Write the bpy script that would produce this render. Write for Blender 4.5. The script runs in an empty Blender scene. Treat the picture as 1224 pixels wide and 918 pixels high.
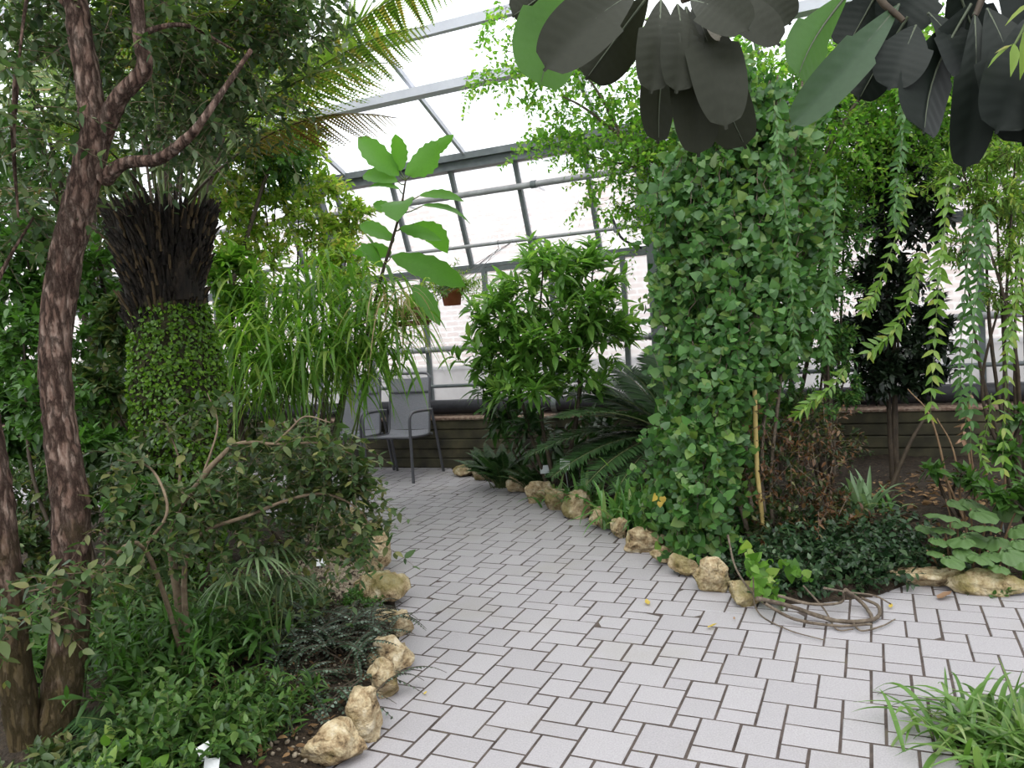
import bpy, math, random
import numpy as np
from mathutils import Matrix

rng = np.random.default_rng(11)
random.seed(5)
SC = bpy.context.scene
COL = SC.collection
Z = np.array([0., 0., 1.])

# ------------------------------------------------------------------ camera model (position fixed from the paving grid)
F_PX, PITCH, ROLL, EYE = 920.9, 0.0742, 0.0722, 1.57
_fw = np.array([0, math.cos(PITCH), -math.sin(PITCH)])
_up = np.array([0, math.sin(PITCH), math.cos(PITCH)])
_ri = np.array([1., 0, 0])
CR = _ri * math.cos(ROLL) - _up * math.sin(ROLL)
CU = _up * math.cos(ROLL) + _ri * math.sin(ROLL)
CAM = np.array([0, 0, EYE])


def ray(x, y):
    return _fw + CR * (x - 612) / F_PX - CU * (y - 459) / F_PX


def ground(x, y, z=0.0):
    d = ray(x, y)
    return CAM + d * (z - EYE) / d[2]


def at(x, y, dist):
    d = ray(x, y)
    return CAM + d * dist / d[1]


# greenhouse axes: s along the glass wall, d away from the viewer
_a = math.radians(-24)
ES = np.array([math.cos(_a), math.sin(_a), 0])
ED = np.array([-math.sin(_a), math.cos(_a), 0])


def sdz(s, d, z):
    return ES * s + ED * d + Z * z


# ------------------------------------------------------------------ mesh builder
class MB:
    def __init__(self):
        self.V, self.Fs, self.n = [], [], 0

    def add(self, V, F, mi=0):
        V = np.asarray(V, float).reshape(-1, 3)
        F = np.asarray(F, np.int64)
        self.V.append(V)
        self.Fs.append((F + self.n, mi))
        self.n += len(V)

    def build(self, name, mats, parent=None, smooth=True, loc=None):
        if not isinstance(mats, (list, tuple)):
            mats = [mats]
        me = bpy.data.meshes.new(name)
        V = np.concatenate(self.V)
        if loc is not None:
            V = V - np.asarray(loc)
        loops = np.concatenate([f.ravel() for f, _ in self.Fs])
        tot = np.concatenate([np.full(len(f), f.shape[1]) for f, _ in self.Fs])
        start = np.concatenate([[0], np.cumsum(tot)[:-1]])
        mi = np.concatenate([np.full(len(f), m) for f, m in self.Fs])
        me.vertices.add(len(V))
        me.vertices.foreach_set('co', V.astype(np.float32).ravel())
        me.loops.add(len(loops))
        me.loops.foreach_set('vertex_index', loops.astype(np.int32))
        me.polygons.add(len(tot))
        me.polygons.foreach_set('loop_start', start.astype(np.int32))
        me.polygons.foreach_set('loop_total', tot.astype(np.int32))
        me.polygons.foreach_set('material_index', mi.astype(np.int32))
        me.polygons.foreach_set('use_smooth', np.full(len(tot), smooth))
        for m in mats:
            me.materials.append(m)
        me.update(calc_edges=True)
        me.validate()
        o = bpy.data.objects.new(name, me)
        COL.objects.link(o)
        if parent is not None:
            o.parent = parent
            if loc is None:
                o.matrix_parent_inverse = Matrix.Translation(parent.location).inverted()
        elif loc is not None:
            o.location = loc
        return o


def tag(o, label=None, cat=None, group=None, kind=None):
    if label:
        o['label'] = label
    if cat:
        o['category'] = cat
    if group:
        o['group'] = group
    if kind:
        o['kind'] = kind
    return o


def thing(name, label, cat, loc, group=None, rz=0):
    o = bpy.data.objects.new(name, None)
    COL.objects.link(o)
    o.location = loc
    o.rotation_euler = (0, 0, rz)
    o.empty_display_size = .1
    return tag(o, label, cat, group)


def nrm(a):
    a = np.asarray(a, float)
    return a / np.maximum(np.linalg.norm(a, axis=-1, keepdims=True), 1e-9)


def rnd(*shape):
    return rng.normal(size=shape)


def smooth_path(P, k=4):
    """Catmull-Rom through the points."""
    P = np.asarray(P, float)
    if len(P) < 3:
        return P
    Q = np.vstack([2 * P[0] - P[1], P, 2 * P[-1] - P[-2]])
    out = []
    for i in range(1, len(Q) - 2):
        p0, p1, p2, p3 = Q[i - 1:i + 3]
        for t in np.linspace(0, 1, k, endpoint=False):
            out.append(.5 * (2 * p1 + (p2 - p0) * t + (2 * p0 - 5 * p1 + 4 * p2 - p3) * t ** 2 + (3 * p1 - p0 - 3 * p2 + p3) * t ** 3))
    out.append(P[-1])
    return np.array(out)


def tube(mb, P, R, n=8, mi=0, rough=0., cap=True, sq=None):
    P = np.asarray(P, float)
    R = np.broadcast_to(np.asarray(R, float), (len(P),)) if np.ndim(R) == 0 or len(R) == len(P) else np.interp(np.linspace(0, 1, len(P)), np.linspace(0, 1, len(R)), R)
    T = nrm(np.gradient(P, axis=0))
    ref = np.array([0, 0, 1.]) if abs(T[0][2]) < .9 else np.array([1., 0, 0])
    X = nrm(np.cross(T[0], ref))
    V = []
    for i in range(len(P)):
        X = nrm(X - T[i] * (X @ T[i]))
        Y = np.cross(T[i], X)
        a = np.arange(n) / n * 2 * math.pi
        r = R[i] * (1 + rough * rnd(n)) if rough else R[i]
        V.append(P[i] + np.cos(a)[:, None] * X * np.reshape(r, (-1, 1)) + np.sin(a)[:, None] * Y * np.reshape(r, (-1, 1)))
    V = np.concatenate(V)
    m = len(P)
    i, j = np.meshgrid(np.arange(m - 1), np.arange(n), indexing='ij')
    j2 = (j + 1) % n
    Fq = np.stack([i * n + j, i * n + j2, (i + 1) * n + j2, (i + 1) * n + j], -1).reshape(-1, 4)
    mb.add(V, Fq, mi)
    if cap:
        for b, ring in ((P[0], np.arange(n)[::-1]), (P[-1], np.arange(n) + (m - 1) * n)):
            base = mb.n
            mb.add(np.vstack([V[ring], b]), np.stack([np.arange(n), (np.arange(n) + 1) % n, np.full(n, n)], 1), mi)


def tubes(mb, P, R, n=3, mi=0):
    """Many thin tubes at once: P (N, m, 3), R (m,)."""
    N, m, _ = P.shape
    T = nrm(np.gradient(P, axis=1))
    ref = np.where(np.abs(T[..., 2:3]) < .9, Z, np.array([1., 0, 0]))
    X = nrm(np.cross(T, ref))
    Y = np.cross(T, X)
    a = np.arange(n) / n * 2 * math.pi
    R = np.broadcast_to(R, (N, m))
    V = P[:, :, None, :] + R[:, :, None, None] * (np.cos(a)[:, None] * X[:, :, None, :] + np.sin(a)[:, None] * Y[:, :, None, :])
    b, i, j = np.meshgrid(np.arange(N), np.arange(m - 1), np.arange(n), indexing='ij')
    j2 = (j + 1) % n
    o = b * m * n
    Fq = np.stack([o + i * n + j, o + i * n + j2, o + (i + 1) * n + j2, o + (i + 1) * n + j], -1).reshape(-1, 4)
    mb.add(V.reshape(-1, 3), Fq, mi)


def box(mb, c, size, ax=None, mi=0, bev=0.):
    """Box with bevelled vertical/horizontal edges (chamfer on top ring) about centre c; ax = 3 unit axes."""
    ax = np.eye(3) if ax is None else np.asarray(ax)
    h = np.asarray(size, float) / 2
    S = np.array([[-1, -1, -1], [1, -1, -1], [1, 1, -1], [-1, 1, -1], [-1, -1, 1], [1, -1, 1], [1, 1, 1], [-1, 1, 1]], float)
    if bev <= 0:
        mb.add(np.asarray(c) + (S * h) @ ax, [[3, 2, 1, 0], [4, 5, 6, 7], [0, 1, 5, 4], [1, 2, 6, 5], [2, 3, 7, 6], [3, 0, 4, 7]], mi)
        return
    V, idx = [], {}
    for k in range(8):
        for a_ in range(3):
            v = S[k] * (h - bev)
            v[a_] = S[k][a_] * h[a_]
            idx[k, a_] = len(V)
            V.append(v)
    quads, tris = [], []
    faces = [([3, 2, 1, 0], 2), ([4, 5, 6, 7], 2), ([0, 1, 5, 4], 1), ([1, 2, 6, 5], 0), ([2, 3, 7, 6], 1), ([3, 0, 4, 7], 0)]
    for f, a_ in faces:
        quads.append([idx[k, a_] for k in f])
    for k in range(8):
        for l in range(k + 1, 8):
            df = [a_ for a_ in range(3) if S[k][a_] != S[l][a_]]
            if len(df) == 1:
                o1, o2 = [a_ for a_ in range(3) if a_ != df[0]]
                quads.append([idx[k, o1], idx[l, o1], idx[l, o2], idx[k, o2]])
        tris.append([idx[k, 0], idx[k, 1], idx[k, 2]])
    base = np.asarray(c) + np.array(V) @ ax
    mb.add(base, quads, mi)
    mb.Fs.append((np.array(tris) + mb.n - len(V), mi))


# ------------------------------------------------------------------ leaf templates (length 1 along +Y, upper face +Z)
PROF = {
    'lance': [(0, .02), (.15, .55), (.4, 1), (.7, .7), (1, .02)],
    'ovate': [(0, .05), (.12, .7), (.35, 1), (.65, .75), (.88, .3), (1, .02)],
    'small': [(0, .08), (.35, 1), (.75, .7), (1, .04)],
    'obov': [(0, .04), (.3, .45), (.65, 1), (.88, .7), (1, .05)],
    'round': [(0, .25), (.12, .8), (.4, 1), (.7, .85), (.92, .4), (1, .05)],
    'heart': [(-.12, .55), (0, .85), (.25, 1), (.6, .7), (1, .03)],
    'diamond': [(0, .1), (.5, 1), (1, .05)],
}


def leaf(shape, width, fold=.25, curl=.15, wave=0., cup=0.):
    pr = PROF[shape]
    V = []
    for k, (t, w) in enumerate(pr):
        hw = w * width / 2
        zc = -curl * t * t
        wz = wave * width * math.sin(k * 2.4)
        V += [(-hw, t, zc + fold * hw + wz), (0, t + (0.0 if t > 0 else .0), zc), (hw, t, zc + fold * hw - wz)]
    if shape == 'heart':
        V[1] = (0, 0.02, V[1][2])
    Fq = []
    for i in range(len(pr) - 1):
        b = i * 3
        Fq += [(b, b + 1, b + 4, b + 3), (b + 1, b + 2, b + 5, b + 4)]
    return np.array(V, float), np.array(Fq)


def pinna(npin, pw, plen, profile=None, ang=65):
    """A pinna: leaflets in pairs along +Y, length 1."""
    V, Fq = [], []
    a = math.radians(ang)
    for i in range(npin):
        t = (i + .4) / npin
        L = plen * (profile(t) if profile else (1 - t) ** .6 + .06)
        for s in (-1, 1):
            d = np.array([s * math.sin(a), math.cos(a), -.12])
            nrml = np.array([-d[1], d[0], 0]) * pw / 2
            p0 = np.array([0, t, 0])
            b = len(V)
            V += [p0 - nrml, p0 + d * L * .9 - nrml * .45, p0 + d * L + nrml * .2, p0 + nrml]
            Fq.append((b, b + 1, b + 2, b + 3))
    b = len(V)
    hw = plen * .38
    V += [np.array([-hw, .02, .001]), np.array([hw, .02, .001]), np.array([.004, 1.02, .001]), np.array([-.004, 1.02, .001])]
    Fq.append((b, b + 1, b + 2, b + 3))
    return np.array(V), np.array(Fq)


def inst(mb, tpl, P, D, U, S, mi=0, W=None):
    V, Fq = tpl
    P = P.reshape(-1, 3)
    D = nrm(D.reshape(-1, 3))
    U = np.broadcast_to(np.asarray(U, float).reshape(-1, 3), P.shape)
    S = np.broadcast_to(S, (len(P),)) if np.ndim(S) == 0 else S.ravel()
    X = np.cross(D, U)
    bad = np.linalg.norm(X, axis=1) < 1e-3
    X[bad] = [1, 0, 0]
    X = nrm(X)
    N = np.cross(X, D)
    wx = V[:, 0] if W is None else V[:, 0][None, :] * np.ravel(W)[:, None]
    wx = np.broadcast_to(wx, (len(P), len(V)))
    out = P[:, None, :] + S[:, None, None] * (wx[..., None] * X[:, None, :] + V[None, :, 1:2] * D[:, None, :] + V[None, :, 2:3] * N[:, None, :])
    Fa = (Fq[None] + (np.arange(len(P)) * len(V))[:, None, None]).reshape(-1, Fq.shape[1])
    mb.add(out.reshape(-1, 3), Fa, mi)


def sprigs(lm, tm, S, D, L, n, tpl, size, ang=55, droop=.3, phyl='spiral', up='z', jit=.25, tr=.003, t0=.15, taper=.35, mi=0):
    S = np.atleast_2d(np.asarray(S, float))
    N = len(S)
    D = nrm(np.broadcast_to(np.asarray(D, float), S.shape))
    L = np.broadcast_to(np.asarray(L, float), (N,))[:, None, None]
    droop = np.broadcast_to(np.asarray(droop, float), (N,))[:, None, None]
    k = np.arange(n)
    t = np.linspace(t0, 1, n) if phyl != 'opp' else np.linspace(t0, 1, (n + 1) // 2)[k // 2]
    tt = t[None, :, None]
    P = S[:, None] + D[:, None] * L * tt - Z * droop * L * tt ** 2
    T = nrm(D[:, None] - Z * 2 * droop * tt)
    ref = Z + .3 * rnd(N, 1, 3)
    ref = np.where(np.abs(T[..., 2:3]) > .85, nrm(np.concatenate([rnd(N, 1, 2), np.zeros((N, 1, 1))], -1)) + 0 * T, ref + 0 * T)
    X = nrm(np.cross(T, ref))
    Y = np.cross(X, T)
    if phyl == 'spiral':
        phi = k * 2.4 + rng.uniform(0, 6.28, (N, 1))
    elif phyl == 'opp':
        phi = (k % 2) * math.pi + ((k // 2) % 2) * 1.2 + rng.uniform(-.4, .4, (N, 1))
    else:
        phi = (k % 2) * math.pi + rng.uniform(-.3, .3, (N, n))
    phi = np.broadcast_to(phi, (N, n))[..., None]
    a = math.radians(ang)
    d = math.cos(a) * T + math.sin(a) * (np.cos(phi) * X + np.sin(phi) * Y) + jit * rnd(N, n, 3)
    if isinstance(up, str):
        U = (Z if up == 'z' else T) + jit * rnd(N, n, 3)
    else:
        U = np.asarray(up)
        U = (U[:, None] if U.ndim == 2 else U) + jit * rnd(N, n, 3)
    sz = size * np.clip(1 + .22 * rnd(N, n), .5, 1.6) * (1 - taper * t ** 3)[None]
    inst(lm, tpl, P, d, U, sz, mi)
    if tm is not None:
        t = np.linspace(0, 1, 4)[None, :, None]
        Pt = S[:, None] + D[:, None] * L * t - Z * droop * L * t ** 2
        tubes(tm, Pt, tr * np.array([1, .8, .6, .35]))


def ribbons(mb, S, D, L, W, droop, segs=7, fold=.25, prof=None, mi=0):
    S = np.atleast_2d(np.asarray(S, float))
    N = len(S)
    D = nrm(np.broadcast_to(np.asarray(D, float), S.shape))[:, None]
    L = np.broadcast_to(np.asarray(L, float), (N,))[:, None, None]
    W = np.broadcast_to(np.asarray(W, float), (N,))[:, None, None]
    dr = np.broadcast_to(np.asarray(droop, float), (N,))[:, None, None]
    t = np.linspace(0, 1, segs + 1)
    tt = t[None, :, None]
    P = S[:, None] + D * L * tt - Z * dr * L * tt ** 2
    T = nrm(D - Z * 2 * dr * tt)
    X = np.cross(T[:, :1], Z + 0.05 * rnd(N, 1, 3))
    X = nrm(X) + 0 * T
    Nn = np.cross(X, T)
    w = (np.minimum(1, .55 + 2 * t) * (1 - t ** 2.5) + .02) if prof is None else prof(t)
    w = w[None, :, None] * W / 2
    V = np.stack([P - X * w + Nn * w * fold, P, P + X * w + Nn * w * fold], 2)
    m = segs + 1
    b, i, j = np.meshgrid(np.arange(N), np.arange(segs), np.arange(2), indexing='ij')
    o = b * m * 3 + i * 3 + j
    mb.add(V.reshape(-1, 3), np.stack([o, o + 1, o + 4, o + 3], -1).reshape(-1, 4), mi)


def frond(lm, rm, S, D, L, droop, npairs, tpl, plen, ang=72, t0=.22, prof=None, r=.006, W=None, sag=.25, lift=0.):
    S, D = np.asarray(S, float), nrm(D)
    t = np.linspace(t0, 1, npairs)
    curve = lambda q: S + D * L * q[:, None] - Z * droop * L * (q ** 2)[:, None]
    P = curve(t)
    T = nrm(D - Z * 2 * droop * t[:, None])
    X = nrm(np.cross(T, Z + .08 * rnd(3)))
    N = np.cross(X, T)
    pf = prof(t) if prof else np.sin(math.pi * np.clip(((t - t0) / (1 - t0)) * .88 + .1, 0, 1)) ** .7
    sz = plen * L * pf * (1 + .06 * rnd(npairs))
    a = math.radians(ang)
    for s in (-1, 1):
        d = math.cos(a) * T + s * math.sin(a) * X + lift * N - sag * Z + .05 * rnd(npairs, 3)
        inst(lm, tpl, P, d, N, sz)
    tube(rm, curve(np.linspace(0, 1, 12)), r * np.linspace(1, .25, 12), 5, cap=False)


# ------------------------------------------------------------------ materials
def newmat(name):
    m = bpy.data.materials.new(name)
    m.use_nodes = True
    nt = m.node_tree
    b = nt.nodes['Principled BSDF']
    return m, nt, b


def N_(nt, t, **kw):
    n = nt.nodes.new(t)
    for k, v in kw.items():
        if isinstance(k, str) and hasattr(n, k):
            setattr(n, k, v)
    return n


def ramp(nt, fac, stops):
    r = nt.nodes.new('ShaderNodeValToRGB')
    e = r.color_ramp.elements
    while len(e) < len(stops):
        e.new(.5)
    for k, (p, c) in enumerate(stops):
        e[k].position = p
        e[k].color = (*c, 1)
    nt.links.new(fac, r.inputs[0])
    return r


def leafmat(name, c1, c2, c3=None, trans=.35, rough=.42, spec=.45, tint=(1.25, 1.35, .7)):
    m, nt, b = newmat(name)
    g = N_(nt, 'ShaderNodeNewGeometry')
    st = [(0, c1), (.75, c2)] if c3 is None else [(0, c1), (.7, c2), (.97, c3)]
    r = ramp(nt, g.outputs['Random Per Island'], st)
    nz = N_(nt, 'ShaderNodeTexNoise')
    nz.inputs['Scale'].default_value = 18
    mx = N_(nt, 'ShaderNodeMixRGB', blend_type='MULTIPLY')
    mx.inputs[0].default_value = .35
    nt.links.new(r.outputs[0], mx.inputs[1])
    nt.links.new(nz.outputs[0], mx.inputs[2])
    nt.links.new(mx.outputs[0], b.inputs['Base Color'])
    b.inputs['Roughness'].default_value = rough
    b.inputs['Specular IOR Level'].default_value = spec
    tr = N_(nt, 'ShaderNodeBsdfTranslucent')
    tc = N_(nt, 'ShaderNodeMixRGB', blend_type='MULTIPLY')
    tc.inputs[0].default_value = 1
    tc.inputs[2].default_value = (*tint, 1)
    nt.links.new(r.outputs[0], tc.inputs[1])
    nt.links.new(tc.outputs[0], tr.inputs[0])
    ms = N_(nt, 'ShaderNodeMixShader')
    ms.inputs[0].default_value = trans
    nt.links.new(b.outputs[0], ms.inputs[1])
    nt.links.new(tr.outputs[0], ms.inputs[2])
    nt.links.new(ms.outputs[0], nt.nodes['Material Output'].inputs[0])
    return m


def noisemat(name, stops, scale=8, detail=6, rough=.8, bump=0., bscale=None, spec=.3, stretch=None, dist=0.):
    m, nt, b = newmat(name)
    tc = N_(nt, 'ShaderNodeTexCoord')
    mp = N_(nt, 'ShaderNodeMapping')
    if stretch:
        mp.inputs['Scale'].default_value = stretch
    nt.links.new(tc.outputs['Object'], mp.inputs[0])
    nz = N_(nt, 'ShaderNodeTexNoise')
    nz.inputs['Scale'].default_value = scale
    nz.inputs['Detail'].default_value = detail
    nz.inputs['Roughness'].default_value = .65
    nz.inputs['Distortion'].default_value = dist
    nt.links.new(mp.outputs[0], nz.inputs[0])
    r = ramp(nt, nz.outputs[0], stops)
    nt.links.new(r.outputs[0], b.inputs['Base Color'])
    b.inputs['Roughness'].default_value = rough
    b.inputs['Specular IOR Level'].default_value = spec
    if bump:
        n2 = N_(nt, 'ShaderNodeTexNoise')
        n2.inputs['Scale'].default_value = bscale or scale * 3
        n2.inputs['Detail'].default_value = 5
        nt.links.new(mp.outputs[0], n2.inputs[0])
        bp = N_(nt, 'ShaderNodeBump')
        bp.inputs['Strength'].default_value = bump
        bp.inputs['Distance'].default_value = .02
        nt.links.new(n2.outputs[0], bp.inputs['Height'])
        nt.links.new(bp.outputs[0], b.inputs['Normal'])
    return m


def plain(name, c, rough=.5, metal=0., spec=.5):
    m, nt, b = newmat(name)
    b.inputs['Base Color'].default_value = (*c, 1)
    b.inputs['Roughness'].default_value = rough
    b.inputs['Metallic'].default_value = metal
    b.inputs['Specular IOR Level'].default_value = spec
    return m


def barkmat():
    m, nt, b = newmat('flaking_bark')
    tc = N_(nt, 'ShaderNodeTexCoord')
    mp = N_(nt, 'ShaderNodeMapping')
    mp.inputs['Scale'].default_value = (1, 1, .28)
    nt.links.new(tc.outputs['Object'], mp.inputs[0])
    n1 = N_(nt, 'ShaderNodeTexNoise')
    n1.inputs['Scale'].default_value = 38
    n1.inputs['Detail'].default_value = 8
    n1.inputs['Roughness'].default_value = .7
    nt.links.new(mp.outputs[0], n1.inputs[0])
    vo = N_(nt, 'ShaderNodeTexVoronoi', feature='DISTANCE_TO_EDGE')
    vo.inputs['Scale'].default_value = 34
    mpd = N_(nt, 'ShaderNodeMixRGB')
    mpd.inputs[0].default_value = .06
    nt.links.new(mp.outputs[0], mpd.inputs[1])
    nt.links.new(n1.outputs['Color'], mpd.inputs[2])
    nt.links.new(mpd.outputs[0], vo.inputs['Vector'])
    r1 = ramp(nt, n1.outputs[0], [(.32, (.075, .042, .032)), (.47, (.15, .092, .070)), (.58, (.25, .175, .14)), (.72, (.40, .32, .27))])
    rv = ramp(nt, vo.outputs['Distance'], [(0.0, (.25, .22, .2)), (.16, (1, 1, 1))])
    mx = N_(nt, 'ShaderNodeMixRGB', blend_type='MULTIPLY')
    mx.inputs[0].default_value = .85
    nt.links.new(r1.outputs[0], mx.inputs[1])
    nt.links.new(rv.outputs[0], mx.inputs[2])
    # mossy foot of the trunk: grows up to about a metre, patchy
    sp = N_(nt, 'ShaderNodeSeparateXYZ')
    nt.links.new(tc.outputs['Object'], sp.inputs[0])
    n2 = N_(nt, 'ShaderNodeTexNoise')
    n2.inputs['Scale'].default_value = 9
    n2.inputs['Detail'].default_value = 5
    nt.links.new(tc.outputs['Object'], n2.inputs[0])
    ma = N_(nt, 'ShaderNodeMath', operation='MULTIPLY_ADD')
    ma.inputs[1].default_value = 1.6
    nt.links.new(n2.outputs[0], ma.inputs[0])
    sb = N_(nt, 'ShaderNodeMath', operation='SUBTRACT')
    sb.inputs[0].default_value = 0.1
    nt.links.new(sp.outputs['Z'], sb.inputs[1])
    nt.links.new(sb.outputs[0], ma.inputs[2])
    rm = ramp(nt, ma.outputs[0], [(.0, (0, 0, 0)), (.5, (.8, .8, .8))])
    m2 = N_(nt, 'ShaderNodeMixRGB')
    m2.inputs[2].default_value = (.075, .058, .02, 1)
    nt.links.new(rm.outputs[0], m2.inputs[0])
    nt.links.new(mx.outputs[0], m2.inputs[1])
    nt.links.new(m2.outputs[0], b.inputs['Base Color'])
    b.inputs['Roughness'].default_value = .95
    b.inputs['Specular IOR Level'].default_value = .2
    ad = N_(nt, 'ShaderNodeMath', operation='ADD')
    nt.links.new(n1.outputs[0], ad.inputs[0])
    sm = N_(nt, 'ShaderNodeMath', operation='MINIMUM')
    sm.inputs[1].default_value = .2
    nt.links.new(vo.outputs['Distance'], sm.inputs[0])
    s4 = N_(nt, 'ShaderNodeMath', operation='MULTIPLY')
    s4.inputs[1].default_value = 3
    nt.links.new(sm.outputs[0], s4.inputs[0])
    nt.links.new(s4.outputs[0], ad.inputs[1])
    bp = N_(nt, 'ShaderNodeBump')
    bp.inputs['Strength'].default_value = 1
    bp.inputs['Distance'].default_value = .018
    nt.links.new(ad.outputs[0], bp.inputs['Height'])
    nt.links.new(bp.outputs[0], b.inputs['Normal'])
    return m


M = {}
M['frame'] = noisemat('painted_frame', [(.3, (.10, .115, .12)), (.7, (.17, .19, .195))], 6, rough=.5, spec=.4)
M['roofbar'] = noisemat('roof_bar', [(.3, (.48, .49, .54)), (.7, (.58, .59, .64))], 6, rough=.5)
M['chair_metal'] = plain('chair_tube', (.10, .10, .112), .38, .3)
M['chair_mesh'] = noisemat('chair_sling', [(.35, (.19, .19, .215)), (.65, (.27, .27, .30))], 60, rough=.7, stretch=(1, 1, 6))
M['pipe'] = noisemat('galvanised_pipe', [(.3, (.25, .25, .26)), (.7, (.38, .38, .39))], 12, rough=.45, spec=.5)
M['dark_pipe'] = noisemat('dark_heating_pipe', [(.3, (.018, .018, .022)), (.7, (.035, .035, .042))], 15, rough=.55)
M['terracotta'] = noisemat('terracotta', [(.3, (.33, .085, .04)), (.7, (.42, .13, .065))], 20, rough=.6)
M['wire'] = plain('wire', (.08, .08, .08), .4, .8)
M['wood_slat'] = noisemat('wood_slat', [(.3, (.10, .05, .025)), (.7, (.20, .11, .06))], 30, rough=.8)
M['tag_white'] = plain('label_plate_white', (.78, .78, .80), .35)
M['tag_grey'] = plain('label_plate_grey', (.33, .36, .37), .3)
M['soil'] = noisemat('dark_soil', [(.3, (.012, .009, .006)), (.55, (.04, .028, .018)), (.72, (.085, .06, .04)), (.8, (.16, .12, .08))], 30, 10, .95, 1.0, 60)
M['pebble'] = noisemat('pebble', [(.3, (.13, .10, .07)), (.7, (.38, .32, .24))], 14, rough=.9)
M['litter'] = leafmat('leaf_litter', (.10, .055, .025), (.22, .12, .05), (.35, .22, .10), trans=.1, rough=.8)
M['bark'] = barkmat()
M['bark_moss'] = noisemat('mossy_bark', [(.3, (.02, .015, .008)), (.5, (.055, .042, .018)), (.7, (.10, .085, .03))], 18, 8, .95, 1.0, 34, stretch=(1, 1, .25))
M['twig'] = noisemat('grey_brown_twig', [(.3, (.10, .07, .045)), (.7, (.24, .18, .12))], 30, rough=.85)
M['vine_wood'] = noisemat('vine_wood', [(.3, (.075, .055, .04)), (.7, (.20, .16, .12))], 25, rough=.85, bump=.6)
M['green_stem'] = noisemat('green_stem', [(.3, (.06, .09, .025)), (.7, (.12, .16, .05))], 20, rough=.6)
M['dark_stem'] = noisemat('dark_stem', [(.3, (.03, .022, .016)), (.7, (.075, .055, .035))], 20, rough=.7)
M['fern_black'] = noisemat('fern_stub_black', [(.35, (.006, .005, .004)), (.6, (.022, .016, .011)), (.8, (.07, .05, .03))], 30, 6, .9, .8, 50, stretch=(1, 1, .3))
M['fern_trunk'] = noisemat('fern_trunk', [(.35, (.012, .012, .006)), (.6, (.035, .032, .012)), (.8, (.05, .06, .015))], 20, 8, .95, 1., 45)
M['stake'] = noisemat('bamboo_stake', [(.3, (.42, .30, .10)), (.7, (.55, .42, .17))], 12, rough=.6)
M['brick'] = None

# rock
def rockmat():
    m, nt, b = newmat('limestone')
    tc = N_(nt, 'ShaderNodeTexCoord')
    oi = N_(nt, 'ShaderNodeObjectInfo')
    ad = N_(nt, 'ShaderNodeVectorMath', operation='ADD')
    ml = N_(nt, 'ShaderNodeMath', operation='MULTIPLY')
    ml.inputs[1].default_value = 37.
    nt.links.new(oi.outputs['Random'], ml.inputs[0])
    nt.links.new(tc.outputs['Object'], ad.inputs[0])
    nt.links.new(ml.outputs[0], ad.inputs[1])
    n1 = N_(nt, 'ShaderNodeTexNoise')
    n1.inputs['Scale'].default_value = 14
    n1.inputs['Detail'].default_value = 10
    n1.inputs['Roughness'].default_value = .7
    nt.links.new(ad.outputs[0], n1.inputs[0])
    r1 = ramp(nt, n1.outputs[0], [(.34, (.06, .042, .026)), (.42, (.27, .19, .105)), (.54, (.48, .385, .24)), (.68, (.66, .58, .44))])
    n2 = N_(nt, 'ShaderNodeTexNoise')
    n2.inputs['Scale'].default_value = 4.5
    n2.inputs['Detail'].default_value = 6
    nt.links.new(ad.outputs[0], n2.inputs[0])
    r2 = ramp(nt, n2.outputs[0], [(.52, (0, 0, 0)), (.66, (1, 1, 1))])
    mx = N_(nt, 'ShaderNodeMixRGB')
    mx.inputs[2].default_value = (.17, .15, .045, 1)
    mf = N_(nt, 'ShaderNodeMath', operation='MULTIPLY')
    mf.inputs[1].default_value = .7
    nt.links.new(r2.outputs[0], mf.inputs[0])
    nt.links.new(mf.outputs[0], mx.inputs[0])
    nt.links.new(r1.outputs[0], mx.inputs[1])
    nt.links.new(mx.outputs[0], b.inputs['Base Color'])
    b.inputs['Roughness'].default_value = .92
    b.inputs['Specular IOR Level'].default_value = .2
    n3 = N_(nt, 'ShaderNodeTexNoise')
    n3.inputs['Scale'].default_value = 32
    n3.inputs['Detail'].default_value = 6
    nt.links.new(ad.outputs[0], n3.inputs[0])
    bp = N_(nt, 'ShaderNodeBump')
    bp.inputs['Strength'].default_value = 1.0
    bp.inputs['Distance'].default_value = .03
    nt.links.new(n3.outputs[0], bp.inputs['Height'])
    nt.links.new(bp.outputs[0], b.inputs['Normal'])
    return m


M['rock'] = rockmat()


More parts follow.
